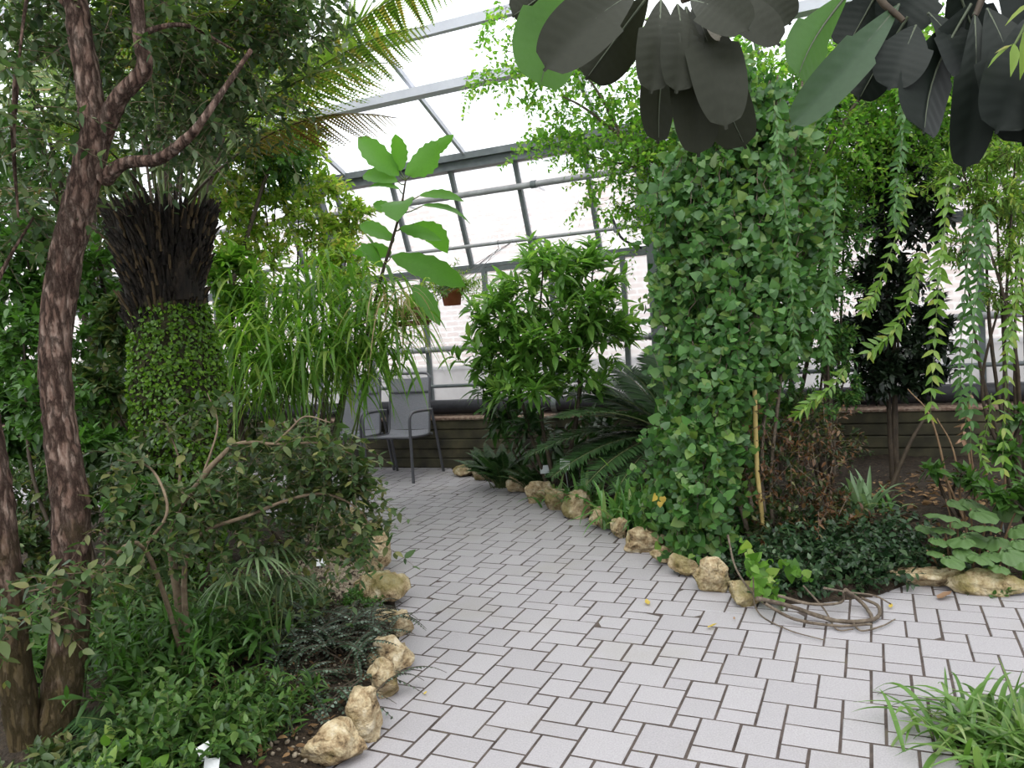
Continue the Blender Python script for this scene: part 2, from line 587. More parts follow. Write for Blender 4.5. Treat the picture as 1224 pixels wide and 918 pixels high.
def pavermat():
    m, nt, b = newmat('concrete_paver')
    g = N_(nt, 'ShaderNodeNewGeometry')
    r = ramp(nt, g.outputs['Random Per Island'], [(0, (.342, .325, .340)), (.5, (.360, .343, .358)), (1, (.378, .360, .375))])
    tc = N_(nt, 'ShaderNodeTexCoord')
    n1 = N_(nt, 'ShaderNodeTexNoise')
    n1.inputs['Scale'].default_value = 160
    n1.inputs['Detail'].default_value = 3
    nt.links.new(tc.outputs['Object'], n1.inputs[0])
    r1 = ramp(nt, n1.outputs[0], [(.3, (.84, .83, .83)), (.7, (1.08, 1.08, 1.08))])
    mx = N_(nt, 'ShaderNodeMixRGB', blend_type='MULTIPLY')
    mx.inputs[0].default_value = 1
    nt.links.new(r.outputs[0], mx.inputs[1])
    nt.links.new(r1.outputs[0], mx.inputs[2])
    n2 = N_(nt, 'ShaderNodeTexNoise')
    n2.inputs['Scale'].default_value = 1.6
    n2.inputs['Detail'].default_value = 7
    nt.links.new(tc.outputs['Object'], n2.inputs[0])
    r2 = ramp(nt, n2.outputs[0], [(.55, (0, 0, 0)), (.8, (.45, .45, .45))])
    m2 = N_(nt, 'ShaderNodeMixRGB')
    m2.inputs[2].default_value = (.28, .26, .21, 1)
    nt.links.new(r2.outputs[0], m2.inputs[0])
    nt.links.new(mx.outputs[0], m2.inputs[1])
    nt.links.new(m2.outputs[0], b.inputs['Base Color'])
    b.inputs['Roughness'].default_value = .75
    b.inputs['Specular IOR Level'].default_value = .35
    bp = N_(nt, 'ShaderNodeBump')
    bp.inputs['Strength'].default_value = .25
    bp.inputs['Distance'].default_value = .004
    nt.links.new(n1.outputs[0], bp.inputs['Height'])
    nt.links.new(bp.outputs[0], b.inputs['Normal'])
    return m


M['paver'] = pavermat()
M['joint'] = noisemat('sandy_joint', [(.35, (.045, .034, .03)), (.6, (.095, .074, .066)), (.75, (.09, .095, .035))], 9, 8, .95)


def wallmat():
    m, nt, b = newmat('concrete_planks')
    tc = N_(nt, 'ShaderNodeTexCoord')
    n1 = N_(nt, 'ShaderNodeTexNoise')
    n1.inputs['Scale'].default_value = 5
    n1.inputs['Detail'].default_value = 8
    nt.links.new(tc.outputs['Object'], n1.inputs[0])
    r = ramp(nt, n1.outputs[0], [(.3, (.018, .017, .011)), (.55, (.062, .055, .031)), (.75, (.105, .092, .05))])
    nt.links.new(r.outputs[0], b.inputs['Base Color'])
    b.inputs['Roughness'].default_value = .9
    n2 = N_(nt, 'ShaderNodeTexNoise')
    n2.inputs['Scale'].default_value = 40
    nt.links.new(tc.outputs['Object'], n2.inputs[0])
    bp = N_(nt, 'ShaderNodeBump')
    bp.inputs['Strength'].default_value = .4
    nt.links.new(n2.outputs[0], bp.inputs['Height'])
    nt.links.new(bp.outputs[0], b.inputs['Normal'])
    return m


M['wall'] = wallmat()
M['ledge'] = noisemat('ledge_debris', [(.3, (.10, .055, .04)), (.5, (.24, .16, .12)), (.7, (.42, .34, .27))], 26, 8, .9, .6, 50)


def glassmat(name, haze):
    m, nt, b = newmat(name)
    nt.nodes.remove(b)
    tr = N_(nt, 'ShaderNodeBsdfTransparent')
    tr.inputs[0].default_value = (.96, .98, .98, 1)
    gl = N_(nt, 'ShaderNodeBsdfGlossy')
    gl.inputs['Roughness'].default_value = .05
    tl = N_(nt, 'ShaderNodeBsdfTranslucent')
    tl.inputs[0].default_value = (.9, .92, .95, 1)
    nz = N_(nt, 'ShaderNodeTexNoise')
    tc = N_(nt, 'ShaderNodeTexCoord')
    nt.links.new(tc.outputs['Object'], nz.inputs[0])
    nz.inputs['Scale'].default_value = 1.3
    nz.inputs['Detail'].default_value = 4
    mr = N_(nt, 'ShaderNodeMapRange')
    mr.inputs['From Min'].default_value = .3
    mr.inputs['From Max'].default_value = .7
    mr.inputs['To Min'].default_value = haze * .4
    mr.inputs['To Max'].default_value = haze
    nt.links.new(nz.outputs[0], mr.inputs[0])
    m1 = N_(nt, 'ShaderNodeMixShader')
    nt.links.new(mr.outputs[0], m1.inputs[0])
    nt.links.new(tr.outputs[0], m1.inputs[1])
    nt.links.new(tl.outputs[0], m1.inputs[2])
    fr = N_(nt, 'ShaderNodeFresnel')
    fr.inputs[0].default_value = 1.3
    m2 = N_(nt, 'ShaderNodeMixShader')
    nt.links.new(fr.outputs[0], m2.inputs[0])
    nt.links.new(m1.outputs[0], m2.inputs[1])
    nt.links.new(gl.outputs[0], m2.inputs[2])
    nt.links.new(m2.outputs[0], nt.nodes['Material Output'].inputs[0])
    return m


M['glass'] = glassmat('window_glass', .62)
M['roofglass'] = glassmat('roof_glass', .2)


def brickmat():
    m, nt, b = newmat('pale_brick')
    tc = N_(nt, 'ShaderNodeTexCoord')
    sp = N_(nt, 'ShaderNodeSeparateXYZ')
    cb = N_(nt, 'ShaderNodeCombineXYZ')
    nt.links.new(tc.outputs['Object'], sp.inputs[0])
    nt.links.new(sp.outputs['X'], cb.inputs['X'])
    nt.links.new(sp.outputs['Z'], cb.inputs['Y'])
    br = N_(nt, 'ShaderNodeTexBrick')
    br.inputs['Color1'].default_value = (.60, .46, .42, 1)
    br.inputs['Color2'].default_value = (.70, .58, .53, 1)
    br.inputs['Mortar'].default_value = (.86, .85, .83, 1)
    br.inputs['Scale'].default_value = 1.0
    br.inputs['Brick Width'].default_value = .30
    br.inputs['Row Height'].default_value = .11
    br.inputs['Mortar Size'].default_value = .016
    nt.links.new(cb.outputs[0], br.inputs[0])
    nt.links.new(br.outputs[0], b.inputs['Base Color'])
    b.inputs['Roughness'].default_value = .9
    return m


M['brick'] = brickmat()
M['fence'] = noisemat('fence_panel', [(.3, (.30, .28, .27)), (.7, (.45, .43, .42))], 3, rough=.7, stretch=(9, 9, .3))
M['outside_ground'] = noisemat('outside_ground', [(.3, (.25, .26, .2)), (.7, (.45, .44, .38))], 2, rough=.9)

# leaf materials
M['lf_mid'] = leafmat('leaf_mid', (.035, .095, .018), (.085, .20, .035))
M['lf_bright'] = leafmat('leaf_bright', (.08, .20, .025), (.18, .36, .05), (.36, .48, .11), trans=.48)
M['fern_tan'] = noisemat('fern_stub_tan', [(.3, (.035, .022, .012)), (.7, (.10, .07, .035))], 30, rough=.9)
M['lf_vine'] = leafmat('leaf_vine', (.035, .11, .025), (.10, .24, .055), (.17, .27, .06), trans=.36, rough=.38)
M['lf_dark'] = leafmat('leaf_dark', (.012, .035, .012), (.035, .085, .025), trans=.2)
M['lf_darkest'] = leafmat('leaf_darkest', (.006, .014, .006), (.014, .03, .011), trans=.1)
M['lf_blue'] = leafmat('leaf_bluish', (.014, .032, .014), (.055, .095, .05), (.22, .29, .23), trans=.2, rough=.35)
M['lf_olive'] = leafmat('leaf_olive', (.035, .075, .022), (.085, .145, .045), (.20, .20, .07), trans=.32)
M['lf_tree'] = leafmat('leaf_tree', (.035, .075, .025), (.09, .155, .055), (.20, .25, .14), trans=.3)
M['lf_yellow'] = leafmat('leaf_yellowgreen', (.16, .30, .04), (.32, .46, .08), (.50, .44, .14), trans=.6)
M['lf_chain'] = leafmat('leaf_chain', (.10, .21, .03), (.20, .35, .06), (.36, .40, .10), trans=.42)
M['lf_chain_green'] = leafmat('leaf_chain_green', (.045, .12, .03), (.10, .22, .06), trans=.35)
M['lf_treefern'] = leafmat('leaf_treefern', (.10, .20, .03), (.20, .30, .05), (.34, .26, .08), trans=.5)
M['lf_treefern_brown'] = leafmat('leaf_treefern_brown', (.12, .10, .03), (.22, .17, .05), (.26, .13, .05), trans=.4)
M['lf_moss'] = leafmat('leaf_moss', (.05, .12, .008), (.12, .26, .018), (.20, .36, .03), trans=.35)
M['lf_bigleaf'] = leafmat('leaf_bigleaf', (.08, .23, .03), (.13, .32, .05), trans=.45, rough=.5)
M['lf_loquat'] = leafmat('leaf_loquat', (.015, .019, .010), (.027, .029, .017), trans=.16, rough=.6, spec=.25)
M['lf_loquat_lit'] = leafmat('leaf_loquat_lit', (.09, .20, .06), (.10, .21, .065), trans=.55, rough=.5)  # lit copy of the loquat leaf: light put into the colour
M['lf_cycad'] = leafmat('leaf_cycad', (.03, .075, .025), (.065, .14, .045), trans=.15, rough=.42, spec=.4)
M['lf_strap'] = leafmat('leaf_strap', (.07, .19, .04), (.15, .33, .08), (.30, .36, .12), trans=.3, rough=.3, spec=.6)
M['lf_pale'] = leafmat('leaf_pale', (.14, .24, .10), (.28, .38, .20), trans=.35)
M['lf_begonia'] = leafmat('leaf_begonia', (.085, .17, .05), (.15, .25, .085), (.25, .28, .09), trans=.3, rough=.5)
M['lf_fallen'] = leafmat('leaf_fallen', (.50, .34, .05), (.62, .46, .10), trans=.2)
M['lf_fallen_brown'] = leafmat('leaf_fallen_brown', (.30, .17, .10), (.36, .22, .14), trans=.1)
M['lf_red'] = leafmat('leaf_reddish', (.08, .03, .015), (.17, .08, .03), (.12, .14, .04), trans=.2)


M['lf_drygrass'] = leafmat('leaf_drygrass', (.42, .30, .16), (.60, .48, .30), trans=.3)


# ------------------------------------------------------------------ helper: polygon test and distance
def inside(poly, P):
    poly = np.asarray(poly, float)
    x, y = P[:, 0], P[:, 1]
    r = np.zeros(len(P), bool)
    j = len(poly) - 1
    for i in range(len(poly)):
        xi, yi, xj, yj = *poly[i], *poly[j]
        c = ((yi > y) != (yj > y)) & (x < (xj - xi) * (y - yi) / (yj - yi + 1e-12) + xi)
        r ^= c
        j = i
    return r


def edge_dist(line, P):
    line = np.asarray(line, float)
    best = np.full(len(P), 1e9)
    for a, b in zip(line[:-1], line[1:]):
        ab = b - a
        t = np.clip(((P - a) @ ab) / (ab @ ab), 0, 1)
        best = np.minimum(best, np.linalg.norm(P - (a + t[:, None] * ab), axis=1))
    return best


LEFT_EDGE = [(-.95, .8), (-.83, 2.0), (-.80, 2.8), (-.72, 3.5), (-.70, 3.95), (-.83, 4.6), (-.98, 5.1), (-1.25, 5.9), (-1.5, 6.3), (-2.3, 6.9), (-4.5, 7.9), (-8, 9.6), (-13, 12)]
RIGHT_EDGE = [tuple(sdz(-4.25, 7.68, 0)[:2]), (-.62, 8.4), (-.3, 7.85), (.03, 7.35), (.50, 6.25), (.66, 5.7), (.88, 5.1), (1.13, 4.4), (1.27, 4.02), (1.5, 3.98), (1.85, 4.02), (2.15, 4.2), (2.6, 3.98), (4.5, 3.2), (8, 1.6)]


# ------------------------------------------------------------------ floor: three-size paving, decoded module of 12 x 12 units of 5 cm
def build_floor():
    u = .05
    th = -.4401
    k = EYE / 1.5
    ox, oy = 1.164 * k, 3.036 * k
    tiles = [(-4, 2, 2, 4), (-2, 3, 4, 3), (-2, 0, 4, 3), (-2, -2, 2, 2), (2, 0, 2, 2), (0, -4, 4, 4), (-4, -6, 4, 4), (0, -6, 2, 2),
             (4, -2, 3, 4), (7, -2, 3, 4), (4, -4, 4, 2), (2, -7, 3, 3), (2, -10, 3, 3), (5, -8, 3, 4), (5, -10, 3, 2), ]
    # remaining tile closes the module: the second 3x3 pair partner is included above
    poly = [(p[0] - .2, p[1]) for p in LEFT_EDGE] + [(-13, 14), tuple(sdz(-13, 7.72, 0)[:2])] + [(RIGHT_EDGE[0][0] + .1, RIGHT_EDGE[0][1] + .05)] + [(p[0] + .16, p[1] + .16) for p in RIGHT_EDGE[1:]] + [(8, -2), (-1, -2)]
    cs, sn = math.cos(th), math.sin(th)
    mb = MB()
    X0 = np.array([cs, sn, 0])
    Y0 = np.array([-sn, cs, 0])
    g = .0078
    quads_V = []
    for a in range(-26, 14):
        for b in range(-14, 20):
            for (x, y, w, h) in tiles:
                cx, cy = (x + 12 * a + w / 2) * u, (y + 12 * b + h / 2) * u
                c = np.array([ox, oy, 0]) + X0 * cx + Y0 * cy
                if c[1] > .9 and abs(c[0]) < .75 * c[1] + 1.2:
                    quads_V.append((c, w * u / 2 - g / 2 * 1.0, h * u / 2 - g / 2 * 1.0))
    cen = np.array([q[0] for q in quads_V])
    keep = inside(poly, cen[:, :2])
    bv = .0035
    tilt = rng.normal(0, .0005, (len(cen), 3))
    for i in np.where(keep)[0]:
        c, hw, hh = quads_V[i]
        z = tilt[i, 2]
        V = []
        for (ex, zz) in ((0, -.03), (0, -bv), (bv, 0)):
            for sx, sy in ((-1, -1), (1, -1), (1, 1), (-1, 1)):
                px, py = sx * (hw - ex), sy * (hh - ex)
                V.append(c + X0 * px + Y0 * py + Z * (zz + z + tilt[i, 0] * sx + tilt[i, 1] * sy))
        Fq = [(8, 9, 10, 11)]
        for r in (0, 4):
            for j in range(4):
                Fq.append((r + j, r + (j + 1) % 4, r + 4 + (j + 1) % 4, r + 4 + j))
        mb.add(V, Fq)
    fl = mb.build('floor', M['paver'], smooth=False)
    tag(fl, 'light grey concrete paving in three stone sizes', None, None, 'structure')
    jb = MB()
    box(jb, (-1, 6, -.0268), (36, 36, .05))
    o = jb.build('floor_joints', M['joint'], smooth=False)
    tag(o, 'sandy joints between the pavers', None, None, 'structure')


def build_soil(name, label, poly, line, step=.07, h=.14, off=.012):
    poly = np.asarray(poly, float)
    lo, hi = poly.min(0), poly.max(0)
    nx, ny = int((hi[0] - lo[0]) / step) + 2, int((hi[1] - lo[1]) / step) + 2
    xs, ys = lo[0] + np.arange(nx) * step, lo[1] + np.arange(ny) * step
    X, Y = np.meshgrid(xs, ys, indexing='ij')
    P = np.stack([X.ravel(), Y.ravel()], 1)
    ins = inside(poly, P)
    d = edge_dist(line, P)
    sd = np.where(ins, d, -d)
    z = np.where(sd > 0, off + h * (1 - np.exp(-np.maximum(sd, 0) / .35)), off + sd * .6)
    z = z + np.where(sd > .05, .014 * np.sin(P[:, 0] * 17 + 3 * np.sin(P[:, 1] * 9)) * np.cos(P[:, 1] * 15) + .006 * rnd(len(P)), 0)
    z = np.maximum(z, -.03)
    idx = np.arange(nx * ny).reshape(nx, ny)
    Fq = np.stack([idx[:-1, :-1], idx[1:, :-1], idx[1:, 1:], idx[:-1, 1:]], -1).reshape(-1, 4)
    Fq = Fq[(sd[Fq] > -.1).all(1)]
    used, inv = np.unique(Fq, return_inverse=True)
    mb = MB()
    mb.add(np.column_stack([P, z])[used], inv.reshape(-1, 4))
    o = mb.build(name, M['soil'])
    return tag(o, label, None, None, 'structure')


LEFT_POLY = LEFT_EDGE + [(-13, .8)]
RIGHT_POLY = RIGHT_EDGE + [tuple(sdz(8, 7.75, 0)[:2]), tuple(sdz(-4.25, 7.75, 0)[:2])]


def soil_z(x, y):
    P = np.array([[x, y]], float)
    for poly, line in ((LEFT_POLY, LEFT_EDGE), (RIGHT_POLY, RIGHT_EDGE)):
        if inside(poly, P)[0]:
            return .012 + .14 * (1 - math.exp(-edge_dist(line, P)[0] / .35))
    return 0.


def on_soil(px, py):
    p = ground(px, py, .1)
    p[2] = soil_z(p[0], p[1])
    return p


def base_at(px, dist):
    """Point on the ground below image column px at that distance."""
    p = at(px, 459, dist)
    p = np.array([p[0], p[1], 0.])
    p[2] = soil_z(p[0], p[1])
    return p


# ------------------------------------------------------------------ shell
S0, S1 = -13.2, 7.0
DW, DG = 7.70, 8.05          # face of the low wall, plane of the glass
ZL, ZT, ZE, DE = .56, 2.27, 3.33, 7.68
DR, ZR = 2.6, 3.33 + .46 * (7.68 - 2.6)
DB = -2.6


def beam(mb, p, q, w, h, upv=Z, mi=0):
    p, q = np.asarray(p, float), np.asarray(q, float)
    T = nrm(q - p)
    X = nrm(np.cross(T, upv))
    U = np.cross(X, T)
    box(mb, (p + q) / 2, (np.linalg.norm(q - p), w, h), np.array([T, X, U]), mi)


def quad(mb, pts, mi=0):
    mb.add(pts, [[0, 1, 2, 3]], mi)


def build_shell():
    # low plank wall
    mb = MB()
    n = 5
    for k in range(n):
        z0, z1 = ZL * k / n, ZL * (k + 1) / n
        box(mb, sdz((S0 + S1) / 2, DW + .17, (z0 + z1) / 2), (S1 - S0, .34 - .012 * (k % 2), z1 - z0 - .006), np.array([ES, ED, Z]), bev=.008)
    tag(mb.build('wall_back', M['wall'], smooth=False), 'low mossy plank-cast concrete wall under the glazing', None, None, 'structure')
    mb = MB()
    box(mb, sdz((S0 + S1) / 2, DW + .165, ZL + .012), (S1 - S0, .37, .03), np.array([ES, ED, Z]), bev=.006)
    # crumbs and leaves lying along the ledge
    tag(mb.build('trim_1', M['ledge'], smooth=False), 'reddish ledge on top of the low wall', None, None, 'structure')
    # bays
    edges_lo = [-2.2 - .815 * k for k in range(14)] + [-1.38 + .815 * k for k in range(11)]
    edges_lo = sorted(edges_lo)
    edges_up = sorted([-2.43 + .772 * k for k in range(-14, 13)])
    wn = 0

    def window(fr, gl, glm='glass'):
        nonlocal wn
        wn += 1
        o = fr.build('window_%d' % wn, M['frame'], smooth=False)
        tag(o, 'grey metal framed greenhouse window with pane', None, None, 'structure')
        gl.build('pane', M[glm], o, smooth=False)

    for a, b in zip(edges_lo[:-1], edges_lo[1:]):
        fr, gl = MB(), MB()
        beam(fr, sdz(b, DG, ZL), sdz(b, DG, ZT), .05, .06, ED)
        beam(fr, sdz(a, DG, ZT - .03), sdz(b, DG, ZT - .03), .05, .05)
        beam(fr, sdz(a, DG, ZL + .05), sdz(b, DG, ZL + .05), .05, .05)
        quad(gl, [sdz(a, DG + .01, ZL), sdz(b, DG + .01, ZL), sdz(b, DG + .01, ZT), sdz(a, DG + .01, ZT)])
        window(fr, gl)
    for a, b in zip(edges_up[:-1], edges_up[1:]):
        fr, gl = MB(), MB()
        beam(fr, sdz(b, DG, ZT), sdz(b, DE, ZE), .045, .06, ED)
        beam(fr, sdz(a, DG, ZT + .02), sdz(b, DG, ZT + .02), .06, .04)
        quad(gl, [sdz(a, DG + .01, ZT), sdz(b, DG + .01, ZT), sdz(b, DE + .01, ZE), sdz(a, DE + .01, ZE)])
        window(fr, gl)
    # eaves gutter beam
    mb = MB()
    beam(mb, sdz(S0, DE, ZE + .03), sdz(S1, DE, ZE + .03), .16, .10)
    beam(mb, sdz(S0, DE - .10, ZE + .10), sdz(S1, DE - .10, ZE + .10), .06, .07)
    tag(mb.build('trim_2', M['frame'], smooth=False), 'grey eaves beam above the sloping side windows', None, None, 'structure')
    # posts
    for k, s in enumerate((-1.83, -5.75, -9.7, 2.1, 6.0)):
        mb = MB()
        box(mb, sdz(s, DG - .12, (ZL + 2.55) / 2), (.13, .13, 2.55 - ZL), np.array([ES, ED, Z]), bev=.006)
        box(mb, sdz(s, DG - .2, 2.62), (.24, .28, .16), np.array([ES, ED, Z]), bev=.008)
        beam(mb, sdz(s, DG - .18, 2.6), sdz(s, DE - .08, ZE), .12, .10, ED)
        tag(mb.build('trim_%d' % (3 + k), M['frame'], smooth=False), 'grey steel post carrying the glass roof', None, None, 'structure')
    # roof: two slopes
    bars, gl = MB(), MB()
    for s in [-3.74 + 1.55 * k for k in range(-6, 8)]:
        beam(bars, sdz(s, DE, ZE + .08), sdz(s, DR, ZR), .035, .05)
        beam(bars, sdz(s, DR, ZR), sdz(s, DB, ZE), .035, .05)
    for d in (6.5, 5.9, 4.7, 3.6):
        z = ZE + .46 * (DE - d)
        w = .13 if d == 6.5 else .06
        beam(bars, sdz(S0, d, z - .06), sdz(S1, d, z - .06), w, .08)
    beam(bars, sdz(S0, DR, ZR), sdz(S1, DR, ZR), .1, .1)
    for d in (.9, -.9):
        z = ZE + .46 * (d - DB)
        beam(bars, sdz(S0, d, z - .06), sdz(S1, d, z - .06), .06, .08)
    quad(gl, [sdz(S0, DE, ZE + .1), sdz(S1, DE, ZE + .1), sdz(S1, DR, ZR + .03), sdz(S0, DR, ZR + .03)])
    quad(gl, [sdz(S0, DR, ZR + .03), sdz(S1, DR, ZR + .03), sdz(S1, DB, ZE), sdz(S0, DB, ZE)])
    o = bars.build('ceiling', M['roofbar'], smooth=False)
    tag(o, 'pitched greenhouse roof of glass on grey bars', None, None, 'structure')
    gl.build('pane', M['roofglass'], o, smooth=False)
    # end and rear walls
    for nm, pts in (('wall_left', [sdz(S0, DB, 0), sdz(S0, DG, 0)]), ('wall_right', [sdz(S1, DB, 0), sdz(S1, DG, 0)]), ('wall_front', [sdz(S0, DB, 0), sdz(S1, DB, 0)])):
        a, b = pts
        fr, gl = MB(), MB()
        nseg = max(2, int(np.linalg.norm(b - a) / 1.2))
        for k in range(nseg + 1):
            p = a + (b - a) * k / nseg
            beam(fr, p, p + Z * 3.33, .05, .06, ES)
        for z in (.05, 1.2, 2.3, 3.3):
            beam(fr, a + Z * z, b + Z * z, .05, .06)
        quad(gl, [a, b, b + Z * 3.33, a + Z * 3.33])
        if nm != 'wall_front':
            pk = sdz(pts[0] @ ES, DR, ZR)
            gl.add([a + Z * 3.33, b + Z * 3.33, pk], [[0, 1, 2]])
        o = fr.build(nm, M['frame'], smooth=False)
        tag(o, 'glazed greenhouse wall on grey frame', None, None, 'structure')
        gl.build('pane', M['glass'], o, smooth=False)
    # outside
    mb = MB()
    box(mb, (0, 0, 0), (44, .3, 4.6), None)
    ob = mb.build('exterior_building', M['brick'], smooth=False)
    ob.location = sdz(0, 14.2, 2.1)
    ob.rotation_euler = (0, 0, _a)
    tag(ob, 'pale brick building beyond the glass', None, None, 'structure')
    mb = MB()
    box(mb, sdz(0, 14, -.2), (60, 11, .1), np.array([ES, ED, Z]))
    tag(mb.build('exterior_ground', M['outside_ground'], smooth=False), 'yard outside the greenhouse', None, None, 'structure')


def build_fence():
    t = thing('corrugated_fence', 'grey ribbed fence standing outside behind the glazing', 'fence', sdz(0, 10.6, -.15))
    mb = MB()
    n = 240
    s = np.linspace(S0, S1 + 3, n)
    dd = 10.6 + .03 * (np.arange(n) % 2)
    V = []
    for k in range(n):
        V += [sdz(s[k], dd[k], -.15), sdz(s[k], dd[k], .98)]
    Fq = [(2 * k, 2 * k + 2, 2 * k + 3, 2 * k + 1) for k in range(n - 1)]
    mb.add(V, Fq)
    mb.build('ribbed_panel', M['fence'], t, smooth=False)
    m2 = MB()
    beam(m2, sdz(S0, 10.62, 1.0), sdz(S1 + 3, 10.62, 1.0), .07, .05)
    m2.build('top_rail', M['pipe'], t, smooth=False)


def build_pipes():
    def pipe(name, label, d, z, r, mat, brackets=True, s0=S0 + .1, s1=S1 - .1):
        t = thing(name, label, 'pipe', sdz(s0, d, z))
        mb = MB()
        P = np.array([sdz(s, d, z) for s in np.linspace(s0, s1, 20)])
        tube(mb, P, r, 12)
        mb.build('pipe_run', mat, t)
        if brackets:
            for s in (-11, -8.5, -5.8, -4.64, -3.02, -1.9, .24, 1.95, 4.0):
                b = MB()
                tube(b, [sdz(s, d, z), sdz(s, DG - .02, z - .02)], .012, 6)
                tube(b, [sdz(s - .03, d, z), sdz(s + .03, d, z)], r + .008, 10)
                b.build('bracket', M['frame'], t)
    pipe('heating_pipe', 'thick black heating pipe lying along the ledge', 7.93, .685, .085, M['dark_pipe'])
    pipe('guard_pipe', 'thin dark rail just above the thick black heating pipe', 7.95, .93, .021, M['frame'])
    pipe('guard_pipe', 'light grey pipe at middle height across the windows', 7.93, 1.365, .033, M['pipe'])
    pipe('water_pipe', 'thin grey pipe below the transom holding the hanging pot', 7.62, 2.475, .020, M['pipe'])
    pipe('heating_pipe', 'grey pipe highest across the sloping windows', 7.72, 3.05, .034, M['pipe'])
    t = thing('cable_clamp', 'small clamp with bent cable on the pipe beside the grey post', 'clamp', sdz(-2.12, 7.60, 2.475))
    b = MB()
    box(b, sdz(-2.12, 7.60, 2.475), (.05, .06, .09), np.array([ES, ED, Z]), bev=.008)
    b.build('clamp_body', M['frame'], t)
    b = MB()
    tube(b, smooth_path([sdz(-2.16, 7.58, 2.62), sdz(-2.12, 7.58, 2.5), sdz(-2.06, 7.6, 2.36), sdz(-1.9, 7.7, 2.26)]), .013, 7)
    b.build('cable', M['dark_pipe'], t)


build_floor()
build_soil('flower_bed_left', 'dark soil of the left planting bed', LEFT_POLY, LEFT_EDGE)
build_soil('flower_bed_right', 'dark soil of the right planting bed', RIGHT_POLY, RIGHT_EDGE)
build_shell()
build_fence()
build_pipes()

# ------------------------------------------------------------------ edging stones
def icosphere(sub):
    import bmesh
    bm = bmesh.new()
    bmesh.ops.create_icosphere(bm, subdivisions=sub, radius=1)
    V = np.array([v.co[:] for v in bm.verts])
    Fq = np.array([[v.index for v in f.verts] for f in bm.faces])
    bm.free()
    return V, Fq


ICO = icosphere(4)


def noise3(P, seed, oct=4, f=1.3):
    r = np.random.default_rng(seed)
    out = np.zeros(len(P))
    amp = 1.
    for o in range(oct):
        for _ in range(3):
            k = nrm(r.normal(size=3)) * f
            out += amp * np.sin(P @ k * 2.2 + r.uniform(0, 6.28)) / 3
        f *= 2.0
        amp *= .5
    return out


def rock(x0, y0, x1, y1, label, seed, holes=(), deep=.75, yaw=0., mat='rock', group=None):
    bp = ground((x0 + x1) / 2, y1 - .12 * (y1 - y0), 0)
    dist = np.linalg.norm(bp - CAM)
    dep = math.asin(EYE / dist)
    ppm = F_PX / (bp - CAM).dot(_fw)
    w = (x1 - x0) / ppm
    dp = w * deep
    h = max(.05, ((y1 - y0) / ppm - .55 * dp * math.sin(dep)) / math.cos(dep))
    V = ICO[0].copy()
    r = np.random.default_rng(seed)
    # boxy super-ellipsoid with chipped planes
    V = np.sign(V) * np.abs(V) ** .72
    for _ in range(15):
        n = nrm(r.normal(size=3) * [1, 1, .8])
        lim = r.uniform(.6, .92)
        dd = V @ n - lim
        V -= np.maximum(dd, 0)[:, None] * n * .95
    V *= (1 + .10 * noise3(V, seed, 4, 1.3) + .055 * noise3(V, seed + 1, 4, 4.5) - .10 * np.abs(noise3(V, seed + 3, 3, 2.2)))[:, None]
    pit = noise3(V, seed + 2, 3, 3.2)
    V *= (1 - .28 * np.clip(pit - .45, 0, 1))[:, None]
    for hx, hy, hz, hr in holes:
        c = nrm(np.array([hx, hy, hz]))
        a = np.linalg.norm(nrm(V) - c, axis=1) / hr
        V *= (1 - .45 * np.clip(1 - a ** 2, 0, 1))[:, None]
    V /= np.abs(V).max(0)
    V = V * [w / 2 * 1.16, dp / 2, h / 2 * 1.1]
    c, s = math.cos(yaw), math.sin(yaw)
    fwd = nrm(np.array([bp[0], bp[1], 0]))
    rt = np.array([fwd[1], -fwd[0], 0])
    ax, ay = rt * c + fwd * s, fwd * c - rt * s
    ctr = bp + fwd * dp * .4
    mb = MB()
    mb.add(ctr + V[:, :1] * ax + V[:, 1:2] * ay + (V[:, 2:3] + h * .44) * Z, ICO[1])
    o = mb.build('edging_stone', M[mat], loc=ctr)
    tag(o, label, 'stone', group)
    return o


ORD = ['first', 'second', 'third', 'fourth', 'fifth', 'sixth', 'seventh', 'eighth', 'ninth', 'tenth', 'eleventh', 'twelfth', 'thirteenth', 'fourteenth', 'fifteenth', 'sixteenth', 'seventeenth']
left_rocks = [
    ((366, 868, 438, 935), 'big pale limestone edging rock with a round hole in its top', ((-.15, -.55, .85, .28),), .9, 0),
    ((420, 826, 464, 899), 'second limestone rock from the front of the left bed edge, tall and pitted', (), 1.2, .0),
    ((444, 789, 480, 848), 'third limestone rock from the front of the left bed edge, split into two knobs', ((-.6, -.3, .75, .3),), 1.1, 0),
    ((444, 764, 495, 816), 'smooth topped cream rock with a dark pit on its path side, left bed edge', ((.75, -.55, .1, .3),), .9, 0),
    ((470, 730, 494, 767), 'narrow upright white rock standing against the path on the left bed edge', (), 1.4, 0),
    ((437, 731, 475, 752), 'low yellowish rock beside the narrow upright white rock', (), .9, 0),
    ((428, 686, 492, 735), 'broad moss-covered brown rock on the left bed edge', (), 1.0, 0),
    ((432, 630, 474, 700), 'long smooth sloping rock on the left bed edge, just behind the mossy one', (), 1.9, .25),
    ((402, 608, 436, 646), 'farthest limestone rock of the left bed edge, half under drooping leaves', (), 1.2, .3)]
for k, (b, lab, holes, dp, yw) in enumerate(left_rocks):
    rock(*b, lab, 40 + 7 * k, holes, dp, yw, group='limestone rocks edging the left bed')
